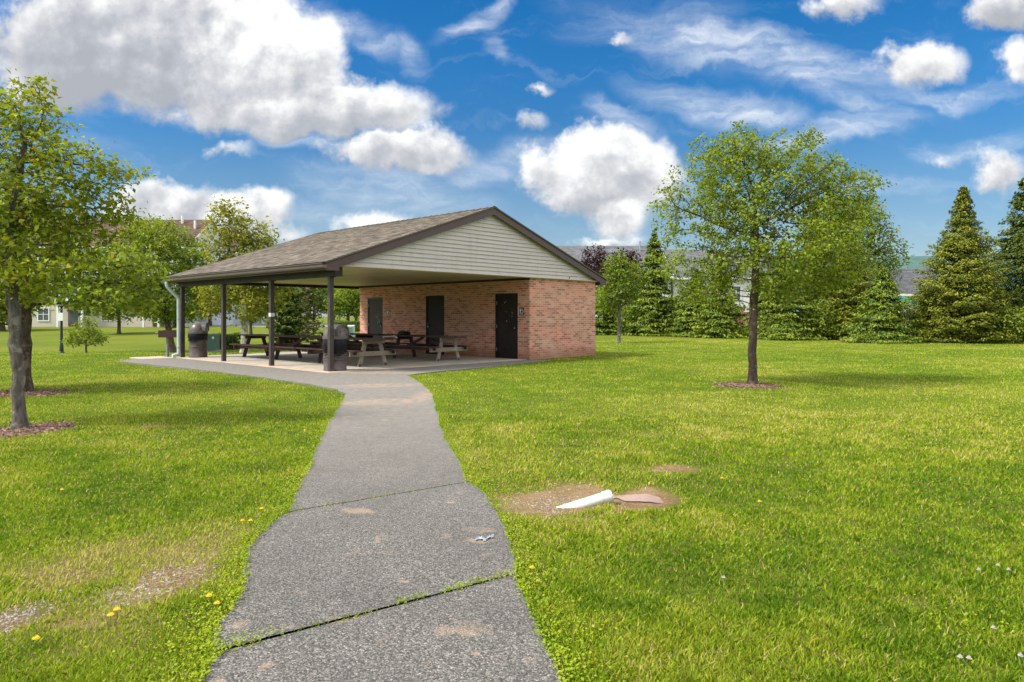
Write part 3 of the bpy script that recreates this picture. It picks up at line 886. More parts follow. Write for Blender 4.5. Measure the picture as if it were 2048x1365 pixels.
# roof
mb = MB()
pitched(mb, -EO - .03, ZE, mid, ZR, BO - .03, LR + .03, 42)
pitched(mb, PW + EO + .03, ZE, mid, ZR, BO - .03, LR + .03, 42)
for s_ in (-1, 1):
    xe = mid + s_ * (mid + EO + .03)
    for y in (BO - .03, LR + .03):
        mb.face([(xe, y, ZE - .03), (xe, y, ZE + .012), (mid, y, ZR + .012), (mid, y, ZR - .03)])
    mb.face([(xe, BO - .03, ZE - .03), (xe, LR + .03, ZE - .03), (mid, LR + .03, ZR - .03), (mid, BO - .03, ZR - .03)])
roof = mb.build('roof', M_SHING, pav)
mb = MB(); n = 34
for i in range(n):
    y0 = BO - .03 + (LR - BO + .06) * i / n; y1 = BO - .03 + (LR - BO + .06) * (i + 1) / n
    for s_ in (-1, 1):
        mb.face([(mid + s_ * .15, y0, ZR - .028), (mid + s_ * .15, y1, ZR - .040), (mid, y1, ZR + .016), (mid, y0, ZR + .028)], [(y0, 0), (y1, 0), (y1, .14), (y0, .14)])
mb.build('ridge_cap', M_SHING, roof)
# rake boards with their boxed ends
sl_ = (ZR - ZE) / (mid + EO)
for nm, yy in (('rake_board', BO), ('rake_board', LR)):
    mb = MB(); y0, y1 = (yy, yy + .03) if yy < 0 else (yy - .03, yy)
    for s_ in (-1, 1):
        xe = mid + s_ * (mid + EO)
        prof = [(xe, ZE - .035), (mid, ZR - .035), (mid, ZR - .235), (xe - s_ * .36, ZE - .235 + .36 * sl_), (xe - s_ * .36, ZE - .20), (xe, ZE - .20)]
        vs = [(x, y0, z) for x, z in prof] + [(x, y1, z) for x, z in prof]
        k = len(prof)
        mb.add(vs, [tuple(range(k)), tuple(range(k, 2 * k))[::-1]] + [(i, k + i, k + (i + 1) % k, (i + 1) % k) for i in range(k)])
    mb.build(nm, M_TRIM, pav)
# boxed eave returns
for s_ in (-1, 1):
    for y0, y1 in ((BO + .031, T0 - .03), (T1 + .08, LR - .031)):
        mb = MB(); xe = mid + s_ * (mid + EO)
        a_, b_ = sorted((xe - s_ * .005, xe - s_ * .355)); mb.box(a_, b_, y0, y1, ZE - .198, ZE - .06)
        mb.build('eave_return', M_TRIM, pav)
# fascia, gutter
for s_ in (-1, 1):
    xe = mid + s_ * (mid + EO); mb = MB(); a_, b_ = sorted((xe - s_ * .002, xe - s_ * .03)); mb.box(a_, b_, BO + .032, LR - .032, ZE - .195, ZE - .038); mb.build('fascia', M_TRIM, pav)
mb = MB(); x = -EO - .002
prof = [(x, ZE - .155), (x - .075, ZE - .155), (x - .095, ZE - .125), (x - .10, ZE - .075), (x - .125, ZE - .045), (x - .125, ZE - .028), (x - .115, ZE - .028), (x - .115, ZE - .045), (x - .09, ZE - .08), (x - .07, ZE - .145), (x, ZE - .145)]
k = len(prof); vs = [(a_, BO, b_) for a_, b_ in prof] + [(a_, LR, b_) for a_, b_ in prof]
mb.add(vs, [tuple(range(k))[::-1], tuple(range(k, 2 * k))] + [(i, (i + 1) % k, k + (i + 1) % k, k + i) for i in range(k)])
mb.build('gutter', M_GUT, pav)
# soffit, beams
mb = MB(); mb.box(-EO + .03, PW + EO - .03, BO + .031, LR - .031, 2.615, 2.63); mb.build('soffit', M_SOFFIT, pav)
mb = MB(); mb.box(-.11, .11, T0 + .02, 9.17, 2.37, 2.614); mb.build('eave_beam', M_BEAM, pav, bevel=.006)
mb = MB(); mb.box(.112, A1 - .003, 8.98, 9.12, 2.50, 2.614); mb.build('back_trim_beam', M_BEAM, pav)
mb = MB(); mb.box(A1 - .035, A1 - .003, T0 - .02, 8.978, 2.545, 2.614); mb.build('wall_top_trim', M_BEAM, pav)
# posts
for q in (0, 2.98, 5.95, 9.05):
    mb = MB(); mb.box(-.058, .058, q - .058, q + .058, 0, 2.369)
    po = mb.build('post', M_STEEL, pav, bevel=.008)
    mb = MB(); mb.box(-.085, .085, q - .10, q + .10, 2.352, 2.3685)
    mb.build('cap_plate', M_STEEL, po)
# gable siding (lap boards), front and back
for yy, sgn in ((T0, -1), (T1 + .05, 1)):
    mb = MB(); e_ = .117; z = 2.632; top = ZR - .05
    ztop = lambda x: ZR - .04 - abs(x - mid) * sl_
    while z < top - .02:
        z1 = min(z + e_, top - .004)
        hw0 = max(0, (ZR - .04 - z) / sl_); hw1 = max(0.001, (ZR - .04 - z1) / sl_)
        hw0 = min(hw0, mid + .02); hw1 = min(hw1, mid + .02)
        yb, yt = yy + sgn * .030, yy + sgn * .002
        pts = [(mid - hw0, yb, z), (mid + hw0, yb, z), (mid + hw1, yt, z1), (mid - hw1, yt, z1)]
        mb.face(pts if sgn < 0 else pts[::-1])
        lp = [(mid - hw0, yb, z), (mid - hw0, yy, z), (mid + hw0, yy, z), (mid + hw0, yb, z)]
        mb.face(lp if sgn < 0 else lp[::-1])
        z += e_
    mb.face([(-.02, yy, 2.632), (PW + .02, yy, 2.632), (PW + .02, yy, 2.70), (mid, yy, ZR - .05), (-.02, yy, 2.70)])
    sd = mb.build('gable_siding', M_SIDING, pav)
    mb = MB()
    mb.box(-.02, PW + .02, min(yy + sgn * .02, yy - sgn * .03), max(yy + sgn * .02, yy - sgn * .03), 2.6, 2.6315); mb.build('starter_strip', M_SIDING, sd)
    if sgn < 0:
        mb2 = MB()
        for x, z_ in ((9.05, 2.69),):
            th = np.linspace(0, 2 * math.pi, 10, endpoint=False)
            mb2.face([(x + .025 * math.cos(q), yy - .0315, z_ + .025 * math.sin(q)) for q in th])
        mb2.build('bolt_head', M_BEAM, sd)
# brick room
DOORS = [(.131, 1.149, 'R'), (3.725, 4.743, 'M'), (7.382, 8.40, 'L')]
DH = 2.13; zt = 2.613
mb = MB()
def wq(p0, p1, z0, z1, u0):
    L = math.hypot(p1[0] - p0[0], p1[1] - p0[1])
    mb.face([(*p0, z0), (*p1, z0), (*p1, z1), (*p0, z1)], [(u0, z0 + .05), (u0 + L, z0 + .05), (u0 + L, z1 + .05), (u0, z1 + .05)])
zb = -.12
ys_ = [T1] + [q for d in DOORS[::-1] for q in (d[1], d[0])] + [T0]
for i in range(len(ys_) - 1):
    a_, b_ = ys_[i], ys_[i + 1]
    if i % 2 == 0: wq((A1, a_), (A1, b_), zb, zt, T1 - a_)
    else: wq((A1, a_), (A1, b_), DH, zt, T1 - a_)
for d in DOORS:
    for y, f in ((d[0], 1), (d[1], -1)):
        pts = [(A1, y, zb), (A1, y, DH), (A1 + .06, y, DH), (A1 + .06, y, zb)]
        mb.face(pts if f < 0 else pts[::-1], [(0, 0), (0, 2.18), (.06, 2.18), (.06, 0)])
    mb.face([(A1, d[0], DH), (A1, d[1], DH), (A1 + .06, d[1], DH), (A1 + .06, d[0], DH)], [(0, 0), (1, 0), (1, .06), (0, .06)])
wq((A1, T0), (PW, T0), zb, zt, 9.37); wq((PW, T0), (PW, T1), zb, zt, 13.0); wq((PW, T1), (A1, T1), zb, zt, 2.0)
mb.build('brick_wall', M_BRICK, pav)
for (d0, d1, k) in DOORS:
    root = None
    mb = MB(); x0 = A1 + .02
    fr = MB()
    for y0, y1 in ((d0, d0 + .05), (d1 - .05, d1)): fr.box(A1 - .006, A1 + .059, y0, y1, .0, DH - .001)
    fr.box(A1 - .006, A1 + .059, d0 + .0505, d1 - .0505, DH - .055, DH - .001)
    mb.box(A1 + .022, A1 + .058, d0 + .052, d1 - .052, .012, DH - .058)
    dm = M_DOOR
    if k == 'L': dm = simple('grey_brown_door_paint', (.055, .044, .038), .6, .2, 7, spec=.2)
    door = mb.build('door', dm, pav)
    if k == 'L': tag(door, 'lighter grey-brown door with pale scribble')
    fr.build('door_frame', M_STEEL if k == 'L' else M_DOOR, door)
    # the lever side: right when seen from the court for L and R, left for M
    hy = d0 + .13 if k in 'LR' else d1 - .13; sg = 1 if k in 'LR' else -1
    hb = MB(); hb.box(A1 - .004, A1 + .0215, hy - .035, hy + .035, .97, 1.13); hb.build('lock_plate', M_BLACKM, door, bevel=.004)
    hb = MB(); hb.tube([(A1 - .0045, hy, 1.09), (A1 - .06, hy, 1.09)], .012, 8); hb.tube([(A1 - .06, hy - .01 * sg, 1.09), (A1 - .062, hy + .16 * sg, 1.085)], .014, 8); hb.build('handle', M_BLACKM, door, smooth=40)
    hb = MB(); hb.tube([(A1 - .0045, hy + .005, .995), (A1 - .02, hy + .005, .995)], .018, 10); hb.build('lock_cylinder', M_METAL, door, smooth=40)
    gy = d1 - .051 if k in 'LR' else d0 + .051
    for z in (.28, 1.05, 1.82):
        hb = MB(); hb.tube([(A1 + .012, gy, z - .055), (A1 + .012, gy, z + .055)], .010, 8); hb.build('hinge', M_METAL, door, smooth=40)
    if k == 'L':
        sc_m = simple('pale_green_scribble', (.28, .38, .34), .6, .1, 5); hb = MB()
        q = np.linspace(0, 1, 22)
        cy = d0 + .30 + .10 * np.cos(q * 9) + .12 * q; cz = 1.05 + .42 * q + .05 * np.sin(q * 13)
        for i in range(21): hb.bar((A1 + .0205, cy[i], cz[i]), (A1 + .0205, cy[i + 1], cz[i + 1]), .0015, .012, up=(0, .6, .8))
        hb.build('paint_scribble', sc_m, door)
    if k == 'R':
        sp_m = simple('white_paint_specks', (.62, .62, .60), .6, .1, 5)
        for (fy, z, r_) in ((.62, 1.83, .016), (.54, 1.86, .013), (.70, 1.76, .006), (.55, 1.74, .006), (.60, 1.55, .007), (.50, 1.52, .009), (.24, 1.49, .013), (.245, 1.38, .012), (.50, 1.22, .016), (.36, 1.40, .006), (.45, .38, .005)):
            th = np.linspace(0, 2 * math.pi, 9, endpoint=False)
            hb = MB(); hb.face([(A1 + .0212, d0 + .05 + fy * .92 + r_ * .8 * math.cos(q), z + r_ * 1.2 * math.sin(q)) for q in th][::-1]); hb.build('paint_speck', sp_m, door)
# downspout at the far end of the gutter
xg = -EO - .06; yg = LR - .18
mb = MB()
mb.tube([(xg, yg, ZE - .16), (xg, yg, ZE - .26), (xg + .03, yg + .0, ZE - .34), (-.17, yg - .02, 2.02), (-.14, yg - .02, 1.93), (-.14, yg - .02, .16), (-.16, yg - .02, .10), (-.34, yg - .02, .055)], [.056, .056, .056, .056, .056, .056, .058, .06], 14)
ds = mb.build('downspout', M_DOWN, pav, smooth=35)
for z in (1.28, .33):
    mb = MB(); mb.lathe([(.059, z - .014), (.064, z - .012), (.064, z + .012), (.059, z + .014)], (-.14, yg - .02), 16)
    mb.build('strap', M_METAL, ds, smooth=40)

# ------------------------------------------------------------------ things under the roof
def place(root, s, q, rz=0.0, z=0.0):
    x, y = pw2(s, q); root.location = (x, y, z); root.rotation_euler = (0, 0, PA + rz)


def wood(name, a, b, grey):
    m, t, p = material(name)
    oc = coord(t); c1_ = t.mapping(oc, scale=(9, 1.1, 9)); n = t.noise(c1_, 3.2, 6, .65, .4)
    c = t.ramp(n, [(.25, a), (.6, b), (.85, grey)]); n2 = t.noise(oc, 2.3, 5, .6)
    c = t.mix(t.smooth(n2, .58, .74), c, grey)
    t.put(p.inputs['Base Color'], c); p.inputs['Roughness'].default_value = .78; p.inputs['Specular IOR Level'].default_value = .25
    t.put(p.inputs['Normal'], t.bump(n, .4, .006))
    return m


WD_BROWN = wood('brown_stained_wood', (.045, .026, .022), (.085, .050, .043), (.14, .095, .08))
WD_PALE = wood('weathered_pale_wood', (.17, .125, .085), (.29, .24, .18), (.36, .325, .28))
WD_END = wood('bare_board_ends', (.30, .20, .11), (.42, .31, .19), (.40, .36, .30))


def picnic_table(label, s, y0, y1, frames, b0, b1, pale, brace, rz=0.0, short=0.0):
    root = empty('picnic_table'); tag(root, label, 'picnic table', 'picnic tables under the pavilion roof')
    yc = (frames[0] + frames[1]) / 2
    place(root, s, yc, rz)
    mb = MB()
    for i, x in enumerate((-.30, -.15, 0, .15, .30)):
        d = (.0, .02, -.015, .03, -.01)[i]
        mb.box(x - .069, x + .069, y0 - yc + d, y1 - yc + d * .5, .722, .76)
    mb.build('table_top', WD_BROWN, root, bevel=.006)
    for x in (-.64, .64):
        mb = MB(); mb.box(x - .138, x - .002, b0 - yc, b1 - yc, .415, .453); mb.box(x + .002, x + .138, b0 - yc + .02, b1 - yc + .01, .415, .453)
        be = mb.build('bench', WD_BROWN, root, bevel=.006)
        mb = MB(); mb.box(x - .02, x + .02, b0 - yc + .12, b1 - yc - .12, .33, .4145); mb.build('stringer', WD_BROWN, be)
    for j, fy in enumerate(frames):
        y = fy - yc; mt = WD_PALE if (pale and j == pale - 1) else WD_BROWN
        sg = -1 if j == 0 else 1
        for s_ in (-1, 1):
            mb = MB(); mb.bar((s_ * .235, y, .7), (s_ * .435, y, .0), .042, .125, up=(1, 0, .3))
            mb.v = [(a_, b_, max(0.0, min(.7205, c_))) for a_, b_, c_ in mb.v]
            lg = mb.build('leg', mt, root, bevel=.005)
            if mt is WD_PALE:
                mb = MB(); mb.box(s_ * .425 - .035, s_ * .425 + .035, y + sg * .0225 - .003, y + sg * .0225 + .003, .003, .075); mb.build('foot_patch', WD_BROWN, lg)
        mb = MB(); yb = y + sg * .043; mb.box(-.78, .78, yb - .02, yb + .02, .285, .4135); mb.build('cross_beam', mt, root, bevel=.005)
        mb = MB(); yb = y + sg * .043; mb.box(-.37, .37, yb - .02, yb + .02, .62, .7205); mb.build('top_cleat', mt, root, bevel=.005)
    for (ya, yb) in brace:
        mb = MB(); mb.bar((0, ya - yc, .36), (0, yb - yc, .705), .04, .085); mb.build('brace', WD_BROWN, root, bevel=.004)
    return root


picnic_table('dark brown picnic table at the far end of the row along the posts', 1.86, 3.76, 8.03, (5.39, 7.54), 3.66, 7.95, 0, [(5.44, 4.35)])
picnic_table('brown picnic table with a pale weathered end frame, directly right of the nearest trash can', 1.86, .33, 3.70, (.83, 2.87), .55, 3.58, 1, [(2.82, 3.66), (2.82, 2.0)])
picnic_table('brown picnic table with a pale weathered end frame, beside the middle brick wall door', 4.9, .66, 4.05, (1.1, 3.27), .85, 4.0, 1, [(1.2, 2.1), (3.2, 2.3)])
picnic_table('dark brown picnic table at the far end of the row beside the brick wall', 4.9, 4.25, 8.3, (5.6, 7.7), 4.3, 8.2, 0, [(5.7, 6.6), (7.6, 6.7)])
# loose split board end on the near table
mb = MB(); mb.box(-.06, .06, -.2, .2, -.02, .02); ob = mb.build('loose_board', WD_PALE, bevel=.004)
x, y = pw2(2.16, .42); ob.location = (x, y, .795); ob.rotation_euler = (R(-5), R(28), PA + R(12)); tag(ob, 'short tilted board lying loose on the front end of a table top', 'board')
# black bag on the wall-side table
bm = bmesh.new(); bmesh.ops.create_icosphere(bm, subdivisions=4, radius=1)
for v in bm.verts:
    nrm = v.co.copy(); k = 1 + .22 * (fbm(np.array([nrm.x * 2.1 + 5]), np.array([nrm.z * 2.6 + nrm.y * 1.7]), 3)[0] - .5) * 2
    v.co = Vector((nrm.x * .13 * k, nrm.y * .30 * k, (abs(nrm.z) ** .7) * (1 if nrm.z > 0 else -1) * .075 * k))
    v.co.z = max(v.co.z, -.055)
me = bpy.data.meshes.new('bag_body'); bm.to_mesh(me); bm.free(); me.shade_smooth(); me.materials.append(simple('black_cloth', (.008, .008, .010), .7, .3, 10))
bag = empty('black_bag'); x, y = pw2(4.9, 3.3); bag.location = (x, y, .815); bag.rotation_euler = (0, 0, PA + .05); tag(bag, 'limp black bag lying on the picnic table beside the brick wall', 'bag')
ob = bpy.data.objects.new('bag_body', me); link(ob, bag)
mb = MB(); q = np.linspace(0, math.pi, 12); mb.tube([(.0, .12 * math.cos(a_) + .08, .05 + .05 * math.sin(a_)) for a_ in q], .01, 6); mb.build('bag_handle', M_BLACKM, bag, smooth=50)
mb = MB(); mb.tube([(0, .27, -.02), (0.01, .33, -.02), (0.02, .335, .02)], .022, 8); mb.build('white_tag', M_WHITEP, bag, smooth=50)

# trash cans
M_CAN = simple('brown_drum_paint', (.088, .066, .062), .5, .28, 7, dirt=(.17, .14, .12), bump=.12, bscale=14)
M_DOME = simple('grey_brown_lid', (.115, .098, .092), .32, .2, 6, dirt=(.06, .048, .045))
m, t, pr = material('black_bin_liner'); pr.inputs['Base Color'].default_value = (.006, .006, .008, 1); pr.inputs['Roughness'].default_value = .33; pr.inputs['Specular IOR Level'].default_value = .22
t.put(pr.inputs['Normal'], t.bump(t.noise(t.mapping(coord(t), scale=(9, 9, 3)), 3, 5, .6), .6, .03)); M_LINER = m


def trash_can(label, s, q, rz, low, ribs):
    root = empty('trash_can'); tag(root, label, 'trash can', 'domed drum trash cans by the posts'); place(root, s, q, rz)
    prof = [(.0, .004), (.285, .004), (.292, .012), (.292, .03), (.285, .04)]
    for z in ribs: prof += [(.285, z - .018), (.297, z - .006), (.297, z + .006), (.285, z + .018)]
    prof += [(.285, .80), (.29, .81)]
    mb = MB(); mb.lathe(prof, n=40); mb.build('barrel', M_CAN, root, smooth=40)
    mb = MB(); n = 96; rows = 14; vs = []
    rng = np.random.default_rng(int(q * 10) + 3)
    for i in range(rows + 1):
        for k in range(n):
            a_ = 2 * math.pi * k / n
            f = fbm(np.array([math.cos(a_) * 4 + 9 + q]), np.array([math.sin(a_) * 4 + 3]), 4)[0]; g_ = fbm(np.array([math.cos(a_) * 9 + q]), np.array([math.sin(a_) * 9 + i * .35]), 3)[0]
            zb_ = low + .11 * (f - .5) + .04 * math.sin(a_ * 2 + q); tt = i / rows
            z = .835 + (zb_ - .835) * tt; r_ = .296 + .020 * math.sin(min(1, tt * 1.25) * math.pi) + .030 * (g_ - .5) * (.3 + tt) + (.012 if i == rows else 0) * 0
            vs.append((r_ * math.cos(a_), r_ * math.sin(a_), z))
    mb.add(vs, [(i * n + k, (i + 1) * n + k, (i + 1) * n + (k + 1) % n, i * n + (k + 1) % n) for i in range(rows) for k in range(n)])
    # gathered roll along the lower hem
    hem = [Vector(vs[rows * n + k]) * 1.0 for k in range(0, n, 2)]; hem.append(hem[0])
    mb.tube([(h_.x * 1.012, h_.y * 1.012, h_.z + .006) for h_ in hem], .016, 6, cap=False)
    mb.build('trash_bag', M_LINER, root, smooth=35)
    mb = MB(); mb.lathe([(.300, .80), (.312, .80), (.316, .83), (.314, .875), (.300, .885), (.290, .885)], n=40)
    lid = mb.build('lid_collar', M_DOME, root, smooth=40)
    mb = MB(); pr_ = [(.298 * math.cos(a_), .883 + .30 * math.sin(a_)) for a_ in np.linspace(0, math.pi / 2, 14)]; pr_[-1] = (0.0, pr_[-1][1]); mb.lathe(pr_, n=40)
    dome = mb.build('dome_lid', M_DOME, root, smooth=60)
    # hooded mouth: an arched surround and its swinging flap
    mb = MB(); arc = [(.215 * math.cos(a_), .885 + .285 * math.sin(a_) ** .8) for a_ in np.linspace(0, math.pi, 18)]
    vs = [(.12, y_, z_) for y_, z_ in arc] + [(.292, y_ * 1.05, z_ + .004) for y_, z_ in arc] + [(.292, y_ * .90, .885 + (z_ - .885) * .92) for y_, z_ in arc] + [(.262, y_ * .88, .885 + (z_ - .885) * .9) for y_, z_ in arc]
    k = len(arc); mb.add(vs, [(b_ * k + i, b_ * k + i + 1, (b_ + 1) * k + i + 1, (b_ + 1) * k + i) for b_ in range(3) for i in range(k - 1)])
    mb.build('mouth_hood', M_DOME, dome, smooth=40)
    mb = MB(); mb.add([(.268 + .012 * math.sin(i), y_ * .86, .887 + (z_ - .885) * .88) for i, (y_, z_) in enumerate(arc)], [tuple(range(k))]); mb.build('flap', M_CAN, dome)
    return root


trash_can('brown steel drum trash can with a grey dome lid, behind the nearest corner post', .27, .22, R(-75), .43, (.40, .36, .32, .28, .24))
trash_can('brown steel drum trash can with dark dome lid beside the pale downspout', .34, 8.62, R(-40), .57, (.37,))

# restroom signs
M_SIGN = simple('black_sign_plastic', (.012, .014, .018), .35, .2, 6); M_PICTO = simple('white_sign_print', (.78, .84, .90), .5, .05, 5)


def restroom_sign(label, yc, zc, w_, h_):
    root = empty('restroom_sign'); tag(root, label, 'sign', 'restroom signs'); x, y = pw2(A1 - .001, yc); root.location = (x, y, zc); root.rotation_euler = (0, 0, PA)
    mb = MB(); mb.box(-.008, 0, -w_ / 2, w_ / 2, -h_ / 2, h_ / 2); mb.build('sign_plate', M_SIGN, root, bevel=.004)
    # standing figure, wheelchair mark and a line below; seen from -x, so +y is the left
    sx_ = w_ / .2; X = -.0088
    pk = MB()
    def disc(cy, cz, r_): pk.face([(X, (cy + r_ * math.cos(q)) * sx_, (cz + r_ * math.sin(q)) * sx_) for q in np.linspace(0, 2 * math.pi, 14, endpoint=False)][::-1])
    def st(*ps, w=.010):
        for a_, b_ in zip(ps[:-1], ps[1:]): pk.bar((X, a_[0] * sx_, a_[1] * sx_), (X, b_[0] * sx_, b_[1] * sx_), .0012, w * sx_, up=(0, b_[1] - a_[1] + 1e-3, -(b_[0] - a_[0])))
    disc(.048, .082, .014)
    pk.face([(X, y_ * sx_, z_ * sx_) for y_, z_ in ((.070, .060), (.026, .060), (.030, .005), (.066, .005))])
    st((.076, .055), (.074, .012)); st((.020, .055), (.022, .012)); st((.058, .008), (.057, -.055), w=.013); st((.038, .008), (.039, -.055), w=.013)
    disc(-.022, .078, .012)
    st((-.022, .062), (-.026, .018), w=.014); st((-.026, .020), (-.056, .016), (-.070, -.030), (-.082, -.030), w=.011); st((-.024, .040), (-.050, .038), w=.009)
    th = np.linspace(R(70), R(330), 16); st(*[(-.030 + .040 * math.cos(q), -.012 + .040 * math.sin(q)) for q in th], w=.010)
    st((.06, -.090), (-.06, -.090), w=.016)
    pk.build('pictogram', M_PICTO, root)
    return root


restroom_sign('black restroom sign with white figures, right of the front door near the brick corner', -.045, 1.545, .20, .24)
restroom_sign('black restroom sign with white figures, right of the far grey-brown door', 7.0, 1.50, .22, .26)
mb = MB(); mb.box(-.003, 0, -.045, .045, -.06, .06); ob = mb.build('paper_notice', simple('faded_paper', (.55, .48, .44), .8, .2, 20)); x, y = pw2(A1 - .001, 6.62); ob.location = (x, y, 1.42); ob.rotation_euler = (0, 0, PA)
tag(ob, 'small faded paper stuck on the brick wall right of the far restroom sign', 'notice')
mb = MB(); mb.lathe([(.0625, -.05), (.084, -.05), (.085, .05), (.0625, .05)], n=4, a0=R(45), a1=R(405)); ob = mb.build('tape_band', simple('white_tape', (.62, .62, .64), .5, .2, 20)); x, y = pw2(0, 2.98); ob.location = (x, y, 1.42); ob.rotation_euler = (0, 0, PA)
tag(ob, 'white strip of tape wrapped round a slim brown post', 'tape')

# charcoal grill on its post
M_RUST = simple('dark_rusty_steel', (.055, .028, .022), .75, .35, 8, dirt=(.02, .015, .014)); M_GALV = simple('grey_green_steel', (.22, .25, .24), .5, .2, 6, metal=.3)
gr = empty('charcoal_grill', (*gp(335, 713.5), 0), R(8)); tag(gr, 'rusty black park grill on a single steel post at the far pavilion corner', 'grill')
mb = MB(); mb.tube([(0, 0, -.05), (0, 0, .66)], .048, 14); mb.build('post', M_GALV, gr, smooth=40)
mb = MB()
mb.box(-.22, .37, -.24, .24, .66, .668); mb.box(-.22, .37, .235, .243, .669, .90); mb.box(-.22, .37, -.243, -.235, .669, .90); mb.box(.362, .37, -.2345, .2345, .669, .90); mb.box(-.22, -.212, -.2345, .2345, .669, .80)
fb = mb.build('firebox', M_RUST, gr)
mb = MB()
for i in range(12): mb.tube([(-.26, -.2 + i * .036, .83), (.34, -.2 + i * .036, .83)], .006, 5)
mb.build('grate', M_BLACKM, fb)
for y_ in (-.15, .15): mb = MB(); mb.tube([(-.262, y_, .83), (-.33, y_, .82), (-.345, y_ + .04, .81), (-.33, y_ + .08, .82)], .012, 6); mb.build('handle', M_GALV, fb)

# ------------------------------------------------------------------ lamp post, boxes, lot
def on(u, y): x = (u - 1024) / F0 * y; return (x, y, h1(x, y))


M_GREENBLK = simple('dark_green_post_paint', (.018, .030, .028), .4, .2, 6)
b0 = on(123, 42); ztop = dp(120, 591, 42)[2]
lp = empty('lamp_post', b0); tag(lp, 'dark green lamp post with a lantern top, standing on the lawn left of the sapling', 'lamp post')
hh = ztop - b0[2]
mb = MB(); mb.lathe([(.0, 0), (.17, 0), (.17, .05), (.12, .10), (.10, .5), (.085, .55), (.075, 1.2), (.07, 1.25), (.06, hh - .75), (.085, hh - .72), (.06, hh - .68), (0, hh - .68)], n=16); mb.build('pole', M_GREENBLK, lp, smooth=40)
m, t, pr = material('lantern_glass'); pr.inputs['Base Color'].default_value = (.55, .52, .47, 1); pr.inputs['Roughness'].default_value = .25; M_LGL = m
mb = MB(); mb.lathe([(0, hh - .66), (.10, hh - .66), (.20, hh - .40), (.215, hh - .25), (.20, hh - .20), (0, hh - .20)], n=16); lan = mb.build('lantern', M_LGL, lp, smooth=40)
mb = MB(); mb.lathe([(.235, hh - .2), (.20, hh - .12), (.08, hh - .04), (.03, hh + .03), (0, hh + .06)], n=16); mb.lathe([(.11, hh - .7), (.12, hh - .62), (.1, hh - .6)], n=16)
for k in range(6): a = k * math.pi / 3; mb.bar((.105 * math.cos(a), .105 * math.sin(a), hh - .66), (.225 * math.cos(a), .225 * math.sin(a), hh - .2), .015, .015)
mb.build('lantern_cage', M_GREENBLK, lan, smooth=30)
mb = MB(); mb.box(-.16, .16, -.012, .0, -.24, .24); ob = mb.build('notice_sign', M_WHITEP); q = dp(120.5, 634, 41.92); ob.location = q; tag(ob, 'small white sign plate fixed to the dark lamp post', 'sign')

M_UTIL = simple('utility_green_paint', (.075, .13, .105), .5, .12, 3); M_PALEG = simple('pale_green_box_paint', (.26, .36, .30), .5, .12, 3)


def util_box(label, u, y, wid, hgt, mat, plate=True, group=None):
    b_ = on(u, y); root = empty('utility_box', b_, R(6)); tag(root, label, 'utility box', group)
    mb = MB(); mb.box(-wid / 2 - .12, wid / 2 + .12, -.55, .55, -.05, .08); mb.build('pad', simple('grey_pad', (.3, .27, .23), .9), root)
    mb = MB(); mb.box(-wid / 2, wid / 2, -.42, .42, .081, hgt * .9); mb.build('cabinet', mat, root, bevel=.015)
    mb = MB(); mb.add([(-wid / 2 - .03, -.46, hgt * .9 + .002), (wid / 2 + .03, -.46, hgt * .9 + .002), (wid / 2 + .03, .46, hgt * .9 + .002), (-wid / 2 - .03, .46, hgt * .9 + .002), (-wid / 2, -.38, hgt), (wid / 2, -.38, hgt), (wid / 2, .42, hgt), (-wid / 2, .42, hgt)],
                      [(0, 1, 5, 4), (1, 2, 6, 5), (2, 3, 7, 6), (3, 0, 4, 7), (4, 5, 6, 7), (3, 2, 1, 0)]); mb.build('lid', mat, root)
    mb = MB(); mb.box(-.008, .008, -.4245, -.4205, .1, hgt * .88); mb.build('door_seam', M_BLACKM, root)
    if plate: mb = MB(); mb.box(wid / 2 - .22, wid / 2 - .1, -.4245, -.4205, hgt * .72, hgt * .85); mb.build('label_plate', M_WHITEP, root)
    return root


util_box('dark green utility cabinet on the lawn right of the far trash can', 419, 44, 1.0, 1.12, M_UTIL)
util_box('pale green utility box below the small tree, seen left of the brick wall', 694, 58, .95, .95, M_PALEG, False)
util_box('narrow whitish green utility box seen just above the nearest trash can', 702.5, 60, .5, .95, simple('whitish_box_paint', (.5, .58, .5), .5, .1, 3), False)
# road and pavement beyond
m = simple('far_road_asphalt', (.21, .21, .22), .9, .12, .6)
def sheet(name, pts, mat, dz):
    mb = MB(); P = [Vector((*p, 0)) for p in pts]
    n = 24
    for i in range(n):
        a = P[0].lerp(P[1], i / n); b_ = P[0].lerp(P[1], (i + 1) / n); c_ = P[3].lerp(P[2], (i + 1) / n); d_ = P[3].lerp(P[2], i / n)
        k = 10
        for j in range(k):
            q = [a.lerp(d_, j / k), b_.lerp(c_, j / k), b_.lerp(c_, (j + 1) / k), a.lerp(d_, (j + 1) / k)]
            mb.face([(v.x, v.y, h1(v.x, v.y) + dz) for v in q])
    ob = mb.build(name, mat); tag(ob, kind='structure'); return ob
sheet('road', [(-75, 101), (60, 78), (62, 90), (-75, 116)], m, .06)
sheet('pavement', [(-75, 95), (60, 73), (60, 75), (-75, 97.4)], simple('pale_pavement', (.5, .49, .46), .9, .1, .8), .05)
